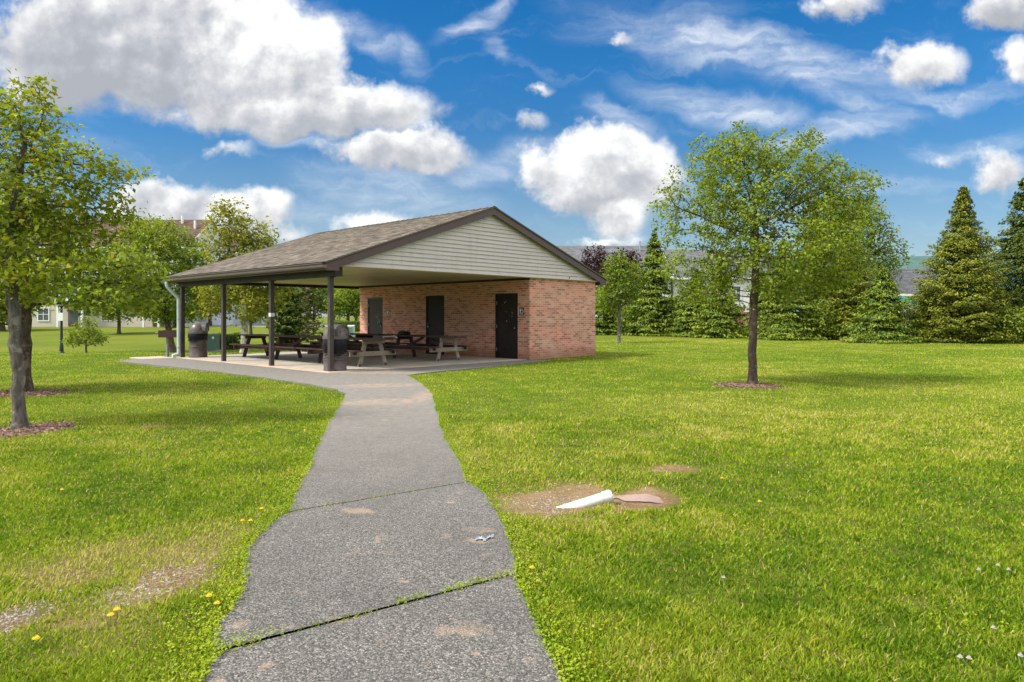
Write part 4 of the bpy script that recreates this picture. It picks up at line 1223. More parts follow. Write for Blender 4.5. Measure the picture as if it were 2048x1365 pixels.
# street lamp by the road
b_ = on(661, 96); root = empty('street_light', b_); tag(root, 'tall pale street light pole beyond the pavilion, beside the road', 'street light')
mb = MB(); mb.tube([(0, 0, 0), (0, 0, 9.5)], [.14, .09], 10); mb.build('pole', simple('pale_pole', (.55, .57, .6), .5), root, smooth=40)
mb = MB(); mb.bar((0, 0, 9.4), (1.6, 0, 9.7), .08, .08); mb.build('arm', M_METAL, root)
mb = MB(); mb.box(1.3, 2.0, -.15, .15, 9.6, 9.75); mb.build('lamp_head', M_METAL, root, bevel=.03)
mb = MB(); mb.tube([(0, 0, 0), (0, 0, 1.9)], .03, 6); ob = mb.build('marker_post', simple('grey_green_post', (.2, .24, .22), .5)); ob.location = on(647, 62); tag(ob, 'thin grey marker post on the grass left of the nearest trash can', 'post')

# ------------------------------------------------------------------ houses
def siding_mat(name, col, row=.15):
    m, t, pr = material(name)
    w_ = worldpos(t); s_ = t.new('ShaderNodeSeparateXYZ'); t.l.new(w_, s_.inputs[0])
    fr = t.math('FRACT', t.math('DIVIDE', s_.outputs[2], row))
    n = t.noise(t.mapping(w_, scale=(.4, .4, 3)), 1.5, 4, .6)
    c = t.ramp(n, [(.3, tuple(x * .92 for x in col)), (.7, tuple(min(1, x * 1.05) for x in col))])
    c = t.mix(t.math('MULTIPLY', t.smooth(fr, .84, .97), .45), c, tuple(x * .45 for x in col))
    t.put(pr.inputs['Base Color'], c); pr.inputs['Roughness'].default_value = .6
    t.put(pr.inputs['Normal'], t.bump(fr, .35, .02))
    return m


M_CREAM = siding_mat('cream_siding', (.52, .47, .40)); M_WHITE_S = siding_mat('white_siding', (.66, .66, .66)); M_GREYW = siding_mat('pale_grey_siding', (.58, .60, .63))
m, t, pr = material('window_glass'); c = t.ramp(t.noise(worldpos(t), .5, 3, .5), [(.3, (.03, .04, .05)), (.7, (.09, .11, .13))]); t.put(pr.inputs['Base Color'], c); pr.inputs['Roughness'].default_value = .08; pr.inputs['Specular IOR Level'].default_value = .8; M_GLASS = m
M_PORCHDOOR = simple('brown_porch_door', (.10, .045, .03), .6, .2, 3)  # brown paint of the porch and balcony doors


def window(parent, x, z, w_, h_, y=0.0, ax='y', sgn=-1, mull=1, mat=None):
    """on a wall at y (outside towards sgn) or, with ax='x', on an end wall at x"""
    def B(mb, a0, a1, b0, b1, z0, z1):
        if ax == 'y': mb.box(a0, a1, *sorted((y + sgn * b0, y + sgn * b1)), z0, z1)
        else: mb.box(*sorted((y + sgn * b0, y + sgn * b1)), a0, a1, z0, z1)
    mb = MB(); f = .11
    B(mb, x - w_ / 2, x - w_ / 2 + f, .002, .07, z, z + h_); B(mb, x + w_ / 2 - f, x + w_ / 2, .002, .07, z, z + h_)
    B(mb, x - w_ / 2 + f, x + w_ / 2 - f, .002, .07, z, z + f); B(mb, x - w_ / 2 + f, x + w_ / 2 - f, .002, .07, z + h_ - f, z + h_)
    B(mb, x - w_ / 2 + f, x + w_ / 2 - f, .003, .055, z + h_ / 2 - .03, z + h_ / 2 + .03)
    for k in range(mull):
        xx = x - w_ / 2 + w_ * (k + 1) / (mull + 1); B(mb, xx - .03, xx + .03, .004, .06, z + f, z + h_ - f)
    wn = mb.build('window', mat or M_WHITEP, parent)
    mb = MB(); B(mb, x - w_ / 2 + f, x + w_ / 2 - f, .0015, .03, z + f, z + h_ - f); mb.build('pane', M_GLASS, wn)
    return wn


def gable_block(root, x0, x1, y0, y1, z0, ze, zr, wall, roofm, axis='x', over=.4, name='wall', courses=30):
    """box with a pitched roof; ridge along x"""
    mb = MB(); ym = (y0 + y1) / 2
    mb.face([(x0, y0, z0), (x1, y0, z0), (x1, y0, ze), (x0, y0, ze)]); mb.face([(x1, y1, z0), (x0, y1, z0), (x0, y1, ze), (x1, y1, ze)])
    for x in (x0, x1):
        p_ = [(x, y0, z0), (x, y1, z0), (x, y1, ze), (x, ym, zr - .12), (x, y0, ze)]
        mb.face(p_ if x == x1 else p_[::-1])
    if axis == 'y': mb.v = [(b_, a_, c_) for a_, b_, c_ in mb.v]
    mb.build(name, wall, root)
    mb = MB(); sl = (zr - ze) / (ym - y0); yo0 = y0 - over; yo1 = y1 + over; zo = ze - over * sl
    for ya, yb in ((yo0, ym), (yo1, ym)):
        L = math.hypot(yb - ya, zr - zo)
        P = [(x0 - over * .5, ya, zo), (x1 + over * .5, ya, zo), (x1 + over * .5, yb, zr), (x0 - over * .5, yb, zr)]
        mb.face(P if ya < yb else P[::-1], [(x0, 0), (x1, 0), (x1, L), (x0, L)] if ya < yb else [(x0, L), (x1, L), (x1, 0), (x0, 0)])
        Q = [(p[0], p[1], p[2] - .14) for p in P]
        mb.face(Q[::-1] if ya < yb else Q)
        mb.face([P[0], P[1], Q[1], Q[0]][::-1])
    if axis == 'y': mb.v = [(b_, a_, c_) for a_, b_, c_ in mb.v]
    rf = mb.build('roof', roofm, root)
    mb = MB()
    for x in (x0 - over * .5 - .03, x1 + over * .5 + .001):
        for ya in (yo0, yo1): mb.bar((x + .015, ya, zo - .09), (x + .015, ym, zr - .09), .03, .2, up=(0, 0, 1))
    for ya in (yo0 - .03, yo1 + .001): mb.box(x0 - over * .5, x1 + over * .5, ya, ya + .03, zo - .2, zo - .02)
    if axis == 'y': mb.v = [(b_, a_, c_) for a_, b_, c_ in mb.v]
    mb.build('trim', M_WHITEP, rf)
    return rf


# apartments on the left
zg = h1(-50, 90)
ap = empty('apartment_building', (0, 0, 0)); tag(ap, 'long white three-storey apartment building with red-brown roof behind the left trees', 'building')
rf = gable_block(ap, -78, -40.6, 88, 102, zg - .3, zg + 10.3, zg + 14.35, M_GREYW, M_SHRED, over=.5)
mb = MB(); mb.box(-78, -40.55, 87.93, 87.999, zg - .2, zg + 2.75); mb.build('ground_storey_facing', M_CREAM, ap)
for u, v in ((276, 451), (365, 447), (390, 460)):
    y_ = 94 if v < 455 else 92.4; zz = zg + 10.3 + 4.05 * (y_ - 87.5) / 7.5
    x_ = (u - 1024) / F0 * y_; mb = MB(); mb.tube([(x_, y_, zz - .3), (x_, y_, zz + .95)], .16, 8); mb.build('roof_vent', M_WHITEP, rf, smooth=40)
for fl in range(3):
    z = zg + .45 + fl * 3.2
    for u in (30, 88, 215, 262, 330, 372):
        if u == 262 and fl == 0: continue
        x_ = (u - 1024) / F0 * 88; window(ap, x_, z + .25, 1.5, 1.7, y=87.92 if fl == 0 else 87.995)
# balconies with the porch below
for u0, u1 in ((112, 164), (284, 318)):
    xa = (u0 - 1024) / F0 * 86.3; xb = (u1 - 1024) / F0 * 86.3
    for fl in (1, 2):
        z = zg + fl * 3.0
        mb = MB(); mb.box(xa, xb, 86.3, 87.92, z - .35, z); bl = mb.build('balcony', M_WHITEP, ap)
        mb = MB(); mb.box(xa, xb, 86.3, 86.36, z + 1.0, z + 1.1); mb.box(xa, xb, 86.3, 86.36, z + .1, z + .16)
        n = int((xb - xa) / .13)
        for i in range(n + 1): x_ = xa + (xb - xa) * i / n; mb.box(x_ - .02, x_ + .02, 86.31, 86.35, z + .161, z + .999)
        mb.build('railing', M_WHITEP, bl)
    for x_ in (xa + .12, (xa + xb) / 2, xb - .12):
        if x_ != (xa + xb) / 2: 
            mb = MB(); mb.box(x_ - .12, x_ + .12, 86.34, 86.58, zg - .2, zg + 2.649); mb.build('porch_column', M_WHITEP, ap)
    for fl in range(3):
        z = zg + fl * 3.0
        mb = MB(); mb.box(xa + .5, xa + 1.9, 87.85, 87.915, z + .05, z + 2.2); dr_ = mb.build('balcony_door', M_PORCHDOOR, ap)
        mb = MB(); mb.box(xa + .62, xa + 1.78, 87.83, 87.849, z + .35, z + 2.05); mb.build('pane', M_GLASS, dr_)
        window(ap, xb - .8, z + .5, 1.1, 1.6, y=87.85, mull=0)
ap2 = empty('apartment_building', (0, 0, 0)); tag(ap2, 'white apartment wing with red-brown roof set behind the tall sycamore', 'building')
gable_block(ap2, -56, -41.6, 103, 117, zg - .3, zg + 10.0, zg + 14.6, M_GREYW, M_SHRED, over=.5)
for fl in range(3):
    for y_ in (106, 110, 114): window(ap2, y_, zg + .7 + fl * 3.1, 1.3, 1.7, y=-41.6, ax='x', sgn=1, mull=0)
# white low building beyond the pine trees
ap3 = empty('apartment_building', (0, 0, 0)); tag(ap3, 'distant pale building glimpsed under the roof between the slim posts', 'building')
gable_block(ap3, -66, -46, 128, 140, -.3, 8.5, 12, M_GREYW, M_SHGREY, over=.4)
for fl in range(2):
    for x_ in (-63, -59, -55, -51): window(ap3, x_, 1.0 + fl * 3.2, 1.4, 1.6, y=128)

# houses on the right
h = empty('town_house', (0, 0, 0)); tag(h, 'pale house with a long grey roof behind the purple-leaved tree', 'house')
rf = gable_block(h, 3.5, 15.8, 70, 82, -.4, 5.6, 9.0, M_WHITE_S, M_SHGREY, over=.4)
for x_ in (5.5, 9.0, 12.6): window(h, x_, 3.1, 1.1, 1.5, y=70); window(h, x_, .6, 1.1, 1.5, y=70)
mb = MB(); mb.tube([(13.6, 74.8, 8.2), (13.6, 74.8, 9.4)], .08, 8); mb.build('roof_vent', M_METAL, rf)
h = empty('town_house', (0, 0, 0)); tag(h, 'white-sided house with a grey roof glimpsed just left of the round-crowned tree', 'house')
rf = gable_block(h, 16.3, 27.5, 71, 82, -.4, 5.5, 8.65, M_WHITE_S, M_SHGREY, over=.35)
for x_ in (18.4, 22.6, 25.0): window(h, x_, 3.0, 1.1, 1.5, y=71); window(h, x_, .6, 1.1, 1.5, y=71)
h = empty('ranch_house', (0, 0, 0)); tag(h, 'low house with dark charcoal roof seen between the conifers on the right', 'house')
rf = gable_block(h, 30.5, 39.2, 61, 71, -.4, 3.55, 5.85, M_WHITE_S, M_SHDARK, over=.45)
for x_ in (33.2, 36.0): window(h, x_, .9, 1.3, 1.5, y=61)
# brown fence glimpsed between the conifers
fe = empty('garden_fence', (0, 0, 0)); tag(fe, 'red-brown board fence glimpsed behind the row of conifers', 'fence')
M_FEN = simple('red_brown_fence_stain', (.20, .085, .055), .8, .3, 3)
mb = MB(); a = np.array([12., 56.]); b_ = np.array([33., 48.]); n = 150
for i in range(n):
    p_ = a + (b_ - a) * i / n; q_ = a + (b_ - a) * (i + .9) / n; hgt = 1.75 + .03 * math.sin(i * 12.9)
    mb.bar((p_[0], p_[1], hgt / 2 - .05), (q_[0], q_[1], hgt / 2 - .05), .02, hgt)
mb.build('boards', M_FEN, fe)
for i in range(0, 11):
    p_ = a + (b_ - a) * i / 10; mb = MB(); mb.box(p_[0] - .05, p_[0] + .05, p_[1] + .02, p_[1] + .12, -.1, 1.85); mb.build('post', M_FEN, fe)
um = empty('patio_umbrella', (*dp(1806, 640, 56)[:2], -.05)); tag(um, 'teal patio umbrella in front of the low dark-roofed house', 'umbrella')
mb = MB(); mb.tube([(0, 0, 0), (0, 0, 3.05)], .025, 8); mb.build('pole', M_METAL, um)
mb = MB(); n = 8; vs = [(0, 0, 3.1)] + [(1.0 * math.cos(k * math.pi / 4), 1.0 * math.sin(k * math.pi / 4), 2.55) for k in range(8)] + [(1.0 * math.cos(k * math.pi / 4), 1.0 * math.sin(k * math.pi / 4), 2.42) for k in range(8)]
mb.add(vs, [(0, 1 + k, 1 + (k + 1) % 8) for k in range(8)] + [(1 + k, 9 + k, 9 + (k + 1) % 8, 1 + (k + 1) % 8) for k in range(8)]); mb.build('canopy', simple('teal_fabric', (.015, .15, .125), .8), um)

# wooded hill on the horizon, haze painted in as bluish foliage colour
m, t, pr = material('far_wood'); n = t.noise(worldpos(t), .03, 6, .7); t.put(pr.inputs['Base Color'], t.ramp(n, [(.35, (.055, .105, .105)), (.65, (.095, .15, .125))])); pr.inputs['Roughness'].default_value = 1; pr.inputs['Specular IOR Level'].default_value = 0
xs_ = np.linspace(-600, 3600, 120); ys_h = np.linspace(2100, 3600, 26); XH, YH = np.meshgrid(xs_, ys_h)
prof = 238 * np.exp(-((XH - 1600) / 800) ** 2) + 60 * np.exp(-((XH - 2900) / 700) ** 2)
ZH = prof * np.sin(np.clip((YH - 2100) / 700, 0, 1) * math.pi / 2) + 10 * (fbm(XH * .02, YH * .02, 4) - .5) * np.clip((YH - 2100) / 300, 0, 1) - 2
nx2, ny2 = 120, 26; I = np.arange(nx2 * ny2).reshape(ny2, nx2)
me = bpy.data.meshes.new('hill'); me.from_pydata(np.stack([XH, YH, ZH], 2).reshape(-1, 3).tolist(), [], np.stack([I[:-1, :-1], I[:-1, 1:], I[1:, 1:], I[1:, :-1]], 2).reshape(-1, 4).tolist()); me.materials.append(m); me.shade_smooth()
tag(link(bpy.data.objects.new('hill', me)), kind='structure')

# ------------------------------------------------------------------ trees
def G3(u, v):
    x, y = gp(u, v, -.03)
    for _ in range(4): x, y = gp(u, v, h1(x, y))
    return (x, y, h1(x, y))


# near left maple/oak
b_ = G3(40, 858); Y = b_[1]
P3 = lambda u, v, dy=0: dp(u, v, Y + dy)
broadleaf('tree', 'tree', 'nearest tree at the left edge, slim grey trunk rising from a mulch ring', b_,
          [ell(25, 440, 185, 150, Y, .1), ell(20, 260, 115, 105, Y, 0), ell(78, 190, 34, 62, Y), ell(150, 330, 85, 70, Y, -.1), ell(225, 355, 70, 28, Y, .0), ell(265, 345, 42, 22, Y), ell(185, 440, 85, 75, Y, .2), ell(90, 525, 120, 66, Y, -.2), ell(40, 570, 100, 40, Y, .3),
           ell(-150, 350, 140, 150, Y, .2), ell(-60, 520, 110, 70, Y, 0), ell(190, 410, 60, 30, Y, .3)],
          LEAF_OAK, BARK_GREY, .070, [b_, P3(37, 800), P3(34, 720), P3(29, 620), P3(20, 555, .03), P3(22, 470, .05), P3(35, 380, .05), P3(50, 290, 0)], natt=3100, step=.10, di=1.5, dk=.11, kleaf=10, leaf=.072, sig=.075, seed=11, tip=.0035, maxtips=5, shell=.62, dens_gap=.32)
# second left tree, behind it
b_ = G3(44, 784); Y2 = b_[1]; Q3 = lambda u, v, dy=0: dp(u, v, Y2 + dy)
broadleaf('tree', 'tree', 'second tree from the left edge, dark trunk just behind the nearest one, low layered boughs', b_,
          [ell(60, 520, 150, 80, Y2), ell(190, 560, 125, 55, Y2, .3), ell(245, 520, 75, 38, Y2, -.3), ell(270, 575, 50, 26, Y2, .2), ell(40, 585, 90, 34, Y2, -.2), ell(-60, 590, 130, 75, Y2, 0), ell(30, 400, 100, 110, Y2, .4), ell(170, 590, 100, 34, Y2, -.5), ell(230, 600, 85, 34, Y2, .4), ell(290, 545, 50, 30, Y2, .1), ell(-110, 470, 120, 110, Y2, 0)],
          LEAF_MAPLE, BARK_BROWN, .135, [b_, Q3(46, 720), Q3(47, 640), Q3(47, 560), Q3(45, 470), Q3(44, 400)], natt=3200, step=.14, di=2.2, dk=.16, kleaf=9, leaf=.10, sig=.09, seed=12, tip=.004, maxtips=5, trop=(0, 0, -.02), shell=.6, dens_gap=.25)
# right tree
b_ = G3(1505, 769); Y3 = b_[1]; R3 = lambda u, v, dy=0: dp(u, v, Y3 + dy)
broadleaf('tree', 'tree', 'round-crowned tree standing alone on the right lawn in a mulch ring', b_,
          [ell(1500, 415, 160, 120, Y3), ell(1425, 350, 95, 82, Y3, -.2), ell(1605, 350, 92, 82, Y3, .2), ell(1495, 312, 110, 52, Y3), ell(1668, 395, 98, 66, Y3, 0), ell(1375, 425, 72, 90, Y3, .1), ell(1570, 490, 165, 70, Y3, -.3), ell(1430, 540, 112, 68, Y3, .2), ell(1655, 480, 82, 72, Y3, .2),
           ell(1612, 288, 34, 34, Y3), ell(1480, 280, 46, 32, Y3), ell(1380, 505, 66, 76, Y3, -.4), ell(1400, 550, 80, 60, Y3, -.5), ell(1620, 540, 100, 60, Y3, 0), ell(1430, 590, 60, 36, Y3, -.2), ell(1545, 540, 90, 60, Y3, -.7), ell(1728, 372, 40, 28, Y3), ell(1390, 575, 70, 44, Y3, .3), ell(1595, 555, 90, 42, Y3, .4), ell(1345, 400, 36, 40, Y3, -.2), ell(1560, 580, 50, 30, Y3, -.5), ell(1690, 540, 50, 50, Y3, .3)],
          LEAF_BRIGHT, BARK_BROWN, .082, [b_, R3(1504, 700), R3(1507, 620), R3(1510, 560), R3(1514, 500), R3(1510, 430, .1)], natt=5600, step=.12, di=1.9, dk=.13, kleaf=14, leaf=.068, sig=.078, seed=21, tip=.0034, maxtips=5, shell=.62, dens_gap=.30)
# taller paler tree in the row behind it
b_ = on(1712, 48); Yb = 48
broadleaf('tree', 'tree', 'broad light green tree in the conifer row, behind the right side of the round-crowned tree', b_, [ell(1690, 470, 80, 75, Yb), ell(1750, 500, 55, 60, Yb), ell(1650, 450, 60, 70, Yb), ell(1720, 430, 50, 40, Yb), ell(1785, 515, 34, 40, Yb), ell(1740, 450, 40, 40, Yb), ell(1700, 560, 90, 50, Yb), ell(1640, 540, 60, 50, Yb)],
          LEAF_MAPLE, BARK_BROWN, .15, [b_, (b_[0], Yb, 1.8), (b_[0], Yb, 3.5), (b_[0] + .2, Yb, 5)], natt=2300, step=.3, di=4.5, dk=.3, kleaf=12, leaf=.18, sig=.22, seed=22, maxtips=4, shell=.55)
# small yellow-green tree right of the pavilion
b_ = G3(1237, 686); Yc = b_[1]
broadleaf('tree', 'tree', 'young yellow-green tree close to the right end of the brick wall', b_, [ell(1237, 560, 46, 55, Yc), ell(1215, 600, 34, 30, Yc), ell(1262, 570, 30, 40, Yc), ell(1228, 525, 26, 28, Yc)],
          LEAF_YEL, BARK_GREY, .085, [b_, dp(1238, 660, Yc), dp(1238, 630, Yc), dp(1238, 590, Yc), dp(1236, 540, Yc)], natt=1000, step=.2, di=2.2, dk=.2, kleaf=11, leaf=.14, sig=.15, seed=23, maxtips=4, shell=.6, dens_gap=.1)
# purple tree behind the conifers
b_ = on(1222, 60)
broadleaf('tree', 'tree', 'purple-leaved tree rising behind the yellow-green tree', b_, [ell(1190, 535, 34, 34, 60), ell(1225, 545, 45, 40, 60), ell(1262, 535, 26, 32, 60), ell(1180, 512, 14, 16, 60), ell(1200, 506, 12, 14, 60), ell(1246, 508, 10, 14, 60), ell(1266, 516, 9, 14, 60), ell(1230, 600, 50, 40, 60), ell(1270, 580, 26, 40, 60)],
          LEAF_PLUM, BARK_BROWN, .16, [b_, (b_[0], 60, 1.5), (b_[0], 60, 3)], natt=1300, step=.26, di=4, dk=.27, kleaf=13, leaf=.2, sig=.18, seed=24, maxtips=4, trop=(0, 0, .3))
# the conifer row on the right
cg = 'conifers along the right lawn'
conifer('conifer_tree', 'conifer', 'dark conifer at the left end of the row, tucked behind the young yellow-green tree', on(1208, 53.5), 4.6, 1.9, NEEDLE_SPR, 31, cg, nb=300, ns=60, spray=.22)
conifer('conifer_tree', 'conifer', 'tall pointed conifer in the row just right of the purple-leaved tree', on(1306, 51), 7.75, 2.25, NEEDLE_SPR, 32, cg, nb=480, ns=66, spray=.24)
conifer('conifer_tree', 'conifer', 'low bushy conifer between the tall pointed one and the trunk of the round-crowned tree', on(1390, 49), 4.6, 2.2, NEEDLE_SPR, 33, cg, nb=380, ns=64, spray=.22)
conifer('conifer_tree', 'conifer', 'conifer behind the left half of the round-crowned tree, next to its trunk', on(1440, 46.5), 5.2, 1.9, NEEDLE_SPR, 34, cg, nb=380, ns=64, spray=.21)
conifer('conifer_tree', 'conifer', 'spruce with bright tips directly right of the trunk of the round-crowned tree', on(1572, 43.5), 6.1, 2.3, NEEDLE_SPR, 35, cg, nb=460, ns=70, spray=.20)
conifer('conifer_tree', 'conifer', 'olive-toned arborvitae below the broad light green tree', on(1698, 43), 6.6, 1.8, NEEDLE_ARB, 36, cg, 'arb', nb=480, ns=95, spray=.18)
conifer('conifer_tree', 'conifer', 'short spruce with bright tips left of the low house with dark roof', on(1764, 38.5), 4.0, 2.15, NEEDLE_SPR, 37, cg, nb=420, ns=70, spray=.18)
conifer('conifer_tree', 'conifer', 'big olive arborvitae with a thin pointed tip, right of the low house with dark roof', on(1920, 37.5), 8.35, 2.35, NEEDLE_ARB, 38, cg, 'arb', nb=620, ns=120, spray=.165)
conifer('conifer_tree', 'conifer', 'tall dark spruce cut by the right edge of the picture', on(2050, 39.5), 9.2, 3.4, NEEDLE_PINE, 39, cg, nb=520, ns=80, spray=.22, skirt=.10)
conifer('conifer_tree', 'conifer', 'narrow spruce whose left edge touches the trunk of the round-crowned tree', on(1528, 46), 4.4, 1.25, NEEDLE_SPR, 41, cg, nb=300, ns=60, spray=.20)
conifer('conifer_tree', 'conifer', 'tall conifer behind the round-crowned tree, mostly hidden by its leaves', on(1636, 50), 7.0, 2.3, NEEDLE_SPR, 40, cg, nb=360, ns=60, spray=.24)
sg_ = 'leafy shrubs in the conifer row'


def shrub(label, u, y, top, hw, mat, seed, leaf=.13, n=420):
    b_ = on(u, y); zt_ = dp(u, top, y)[2]; r_ = hw / F0 * y; hh_ = zt_ - b_[2]
    broadleaf('shrub', 'shrub', label, b_, [(b_[0], y, b_[2] + hh_ * .5, r_, r_, hh_ * .48), (b_[0] - r_ * .3, y, b_[2] + hh_ * .75, r_ * .6, r_ * .6, hh_ * .26), (b_[0] + r_ * .3, y, b_[2] + hh_ * .35, r_ * .8, r_ * .8, hh_ * .33)], mat, BARK_BROWN, .06,
              [b_, (b_[0], y, b_[2] + hh_ * .12), (b_[0], y, b_[2] + hh_ * .3)], sg_, natt=int(n * 1.6), step=.2, di=3, dk=.2, kleaf=12, leaf=leaf, sig=.14, seed=seed, maxtips=4)


shrub('leafy green shrub between the low dark-roofed house and the big olive arborvitae', 1846, 39, 575, 34, LEAF_MAPLE, 51)
shrub('bright green shrub at the right edge, in front of the tall dark spruce', 2034, 36, 615, 40, LEAF_BRIGHT, 52)
shrub('low green shrub filling the gap right of the tall pointed conifer', 1358, 50.5, 590, 40, LEAF_MAPLE, 53, .15)
shrub('dark leafy shrub between the spruce with bright tips and the olive arborvitae', 1648, 42.5, 600, 36, LEAF_MAPLE, 54)
shrub('small shrub under the gap beside the trunk of the round-crowned tree', 1486, 45.5, 652, 26, LEAF_MAPLE, 55, n=250)
shrub('yellowish shrub low behind the young yellow-green tree', 1262, 52, 612, 34, LEAF_YEL, 56, .15)
# left and far trees
b_ = on(347, 43); 
broadleaf('tree', 'tree', 'leaning mid-sized tree behind the grill and the downspout', b_, [ell(315, 530, 95, 84, 43), ell(300, 470, 70, 40, 43), ell(255, 490, 40, 40, 43), ell(375, 530, 55, 60, 43), ell(255, 560, 50, 60, 43), ell(330, 600, 75, 45, 43), ell(380, 600, 40, 50, 43), ell(350, 480, 40, 30, 43)],
          LEAF_BRIGHT, BARK_BROWN, .17, [b_, dp(340, 670, 43), dp(331, 630, 43), dp(322, 580, 43), dp(320, 530, 43)], natt=2200, step=.26, di=4, dk=.26, kleaf=13, leaf=.18, sig=.2, seed=61, maxtips=4, shell=.6, dens_gap=.1)
b_ = on(238, 68)
broadleaf('tree', 'tree', 'small tree with a straight trunk and mulch ring in front of the apartment building', b_, [ell(235, 605, 62, 38, 68), ell(200, 590, 36, 30, 68), ell(270, 612, 36, 28, 68), ell(240, 572, 40, 22, 68)], LEAF_BRIGHT, BARK_BROWN, .15,
          [b_, dp(238, 645, 68), dp(237, 615, 68), dp(237, 590, 68)], natt=1200, step=.34, di=5, dk=.36, kleaf=14, leaf=.24, sig=.28, seed=62, maxtips=4, dens_gap=.1)
b_ = on(489, 38)
broadleaf('tree', 'tree', 'tall sycamore with a pale trunk and yellowish leaves, rising above the low roof edge', b_, [ell(455, 425, 36, 26, 38), ell(462, 465, 52, 36, 38), ell(505, 480, 50, 40, 38), ell(440, 500, 36, 40, 38), ell(500, 540, 70, 50, 38), ell(450, 575, 62, 50, 38), ell(540, 575, 48, 46, 38), ell(490, 610, 70, 34, 38), ell(535, 500, 24, 26, 38), ell(415, 610, 40, 34, 38)],
          LEAF_SYC, BARK_SYC, .19, [b_, dp(489, 660, 38), dp(489, 600, 38), dp(487, 540, 38), dp(478, 480, 38), dp(466, 430, 38)], natt=1900, step=.26, di=4, dk=.26, kleaf=14, leaf=.19, sig=.22, seed=63, maxtips=4, shell=.7, dens_gap=.2)
b_ = on(172, 38)
broadleaf('sapling', 'sapling', 'small spreading sapling on the lawn right of the lamp post', b_, [ell(172, 668, 34, 22, 38), ell(150, 680, 22, 14, 38), ell(195, 678, 24, 14, 38), ell(176, 645, 18, 14, 38)], LEAF_MAPLE, BARK_GREY, .05, [b_, (b_[0], 38, b_[2] + .35), (b_[0], 38, b_[2] + .8)], natt=420, step=.13, di=1.6, dk=.15, kleaf=10, leaf=.11, sig=.10, seed=64, maxtips=4)
b_ = on(694, 76)
broadleaf('tree', 'tree', 'small spreading tree by the road, seen just left of the brick wall', b_, [ell(692, 605, 34, 28, 76), ell(712, 610, 26, 26, 76), ell(672, 612, 18, 22, 76), ell(700, 585, 26, 16, 76)], LEAF_YEL, BARK_BROWN, .17, [b_, dp(696, 644, 76), dp(696, 632, 76)], natt=1000, step=.3, di=5, dk=.33, kleaf=13, leaf=.26, sig=.26, seed=65, maxtips=4)
conifer('pine_tree', 'conifer', 'dark dense young pine seen under the roof between the nearer slim posts', on(572, 50), 5.2, 1.75, NEEDLE_PINE, 66, None, 'pine', nb=240, ns=60, spray=.3)
conifer('pine_tree', 'conifer', 'thin brownish pine right of the dark dense pine, seen under the roof', on(615, 56), 6.6, 1.55, NEEDLE_DRY, 67, None, 'pine', nb=150, ns=30, spray=.3)
b_ = on(502, 66)
broadleaf('tree', 'tree', 'small dark tree in a mulch ring between the sycamore and the dark pine', b_, [ell(502, 620, 30, 26, 66), ell(515, 600, 26, 22, 66), ell(488, 605, 22, 20, 66)], LEAF_FAR, BARK_BROWN, .13, [b_, dp(502, 645, 66), dp(502, 625, 66)], natt=600, step=.3, di=5, dk=.36, kleaf=13, leaf=.24, sig=.24, seed=68, maxtips=4)
for k, (u, y, top, hw, mt, lab) in enumerate([(420, 92, 560, 52, LEAF_FAR, 'green tree in front of the far apartment wing, left of the sycamore'), (560, 110, 560, 48, LEAF_FAR, 'far green tree seen under the roof behind the dark pine'), (628, 118, 562, 44, LEAF_FAR, 'far green tree behind the thin brownish pine'),
                                              (668, 122, 566, 34, LEAF_YEL, 'far pale tree beside the street light pole'), (712, 112, 566, 44, LEAF_FAR, 'far tree right behind the small spreading tree by the road'), (350, 84, 605, 40, LEAF_FAR, 'dark bushy tree at the foot of the apartment building, behind the leaning tree'), (5, 74, 560, 70, LEAF_MAPLE, 'far tree at the left edge in front of the apartment building')]):
    b_ = on(u, y); z1 = dp(u, top, y)[2]; r_ = hw / F0 * y; zb_ = b_[2] + (z1 - b_[2]) * .22; zc = (z1 + zb_) / 2; rz_ = (z1 - zb_) / 2
    broadleaf('tree', 'tree', lab, b_, [(b_[0], y, zc, r_, r_, rz_), (b_[0] - r_ * .4, y, zc - rz_ * .3, r_ * .6, r_ * .6, rz_ * .6), (b_[0] + r_ * .45, y, zc - rz_ * .2, r_ * .6, r_ * .6, rz_ * .6), (b_[0] + r_ * .1, y, zc + rz_ * .35, r_ * .6, r_ * .6, rz_ * .6)], mt, BARK_BROWN, .2, [b_, (b_[0], y, b_[2] + 1.2), (b_[0], y, zb_ + .5)], 'trees beyond the lawn', natt=900, step=.45, di=7, dk=.5, kleaf=14, leaf=.38, sig=.4, seed=80 + k, maxtips=4)
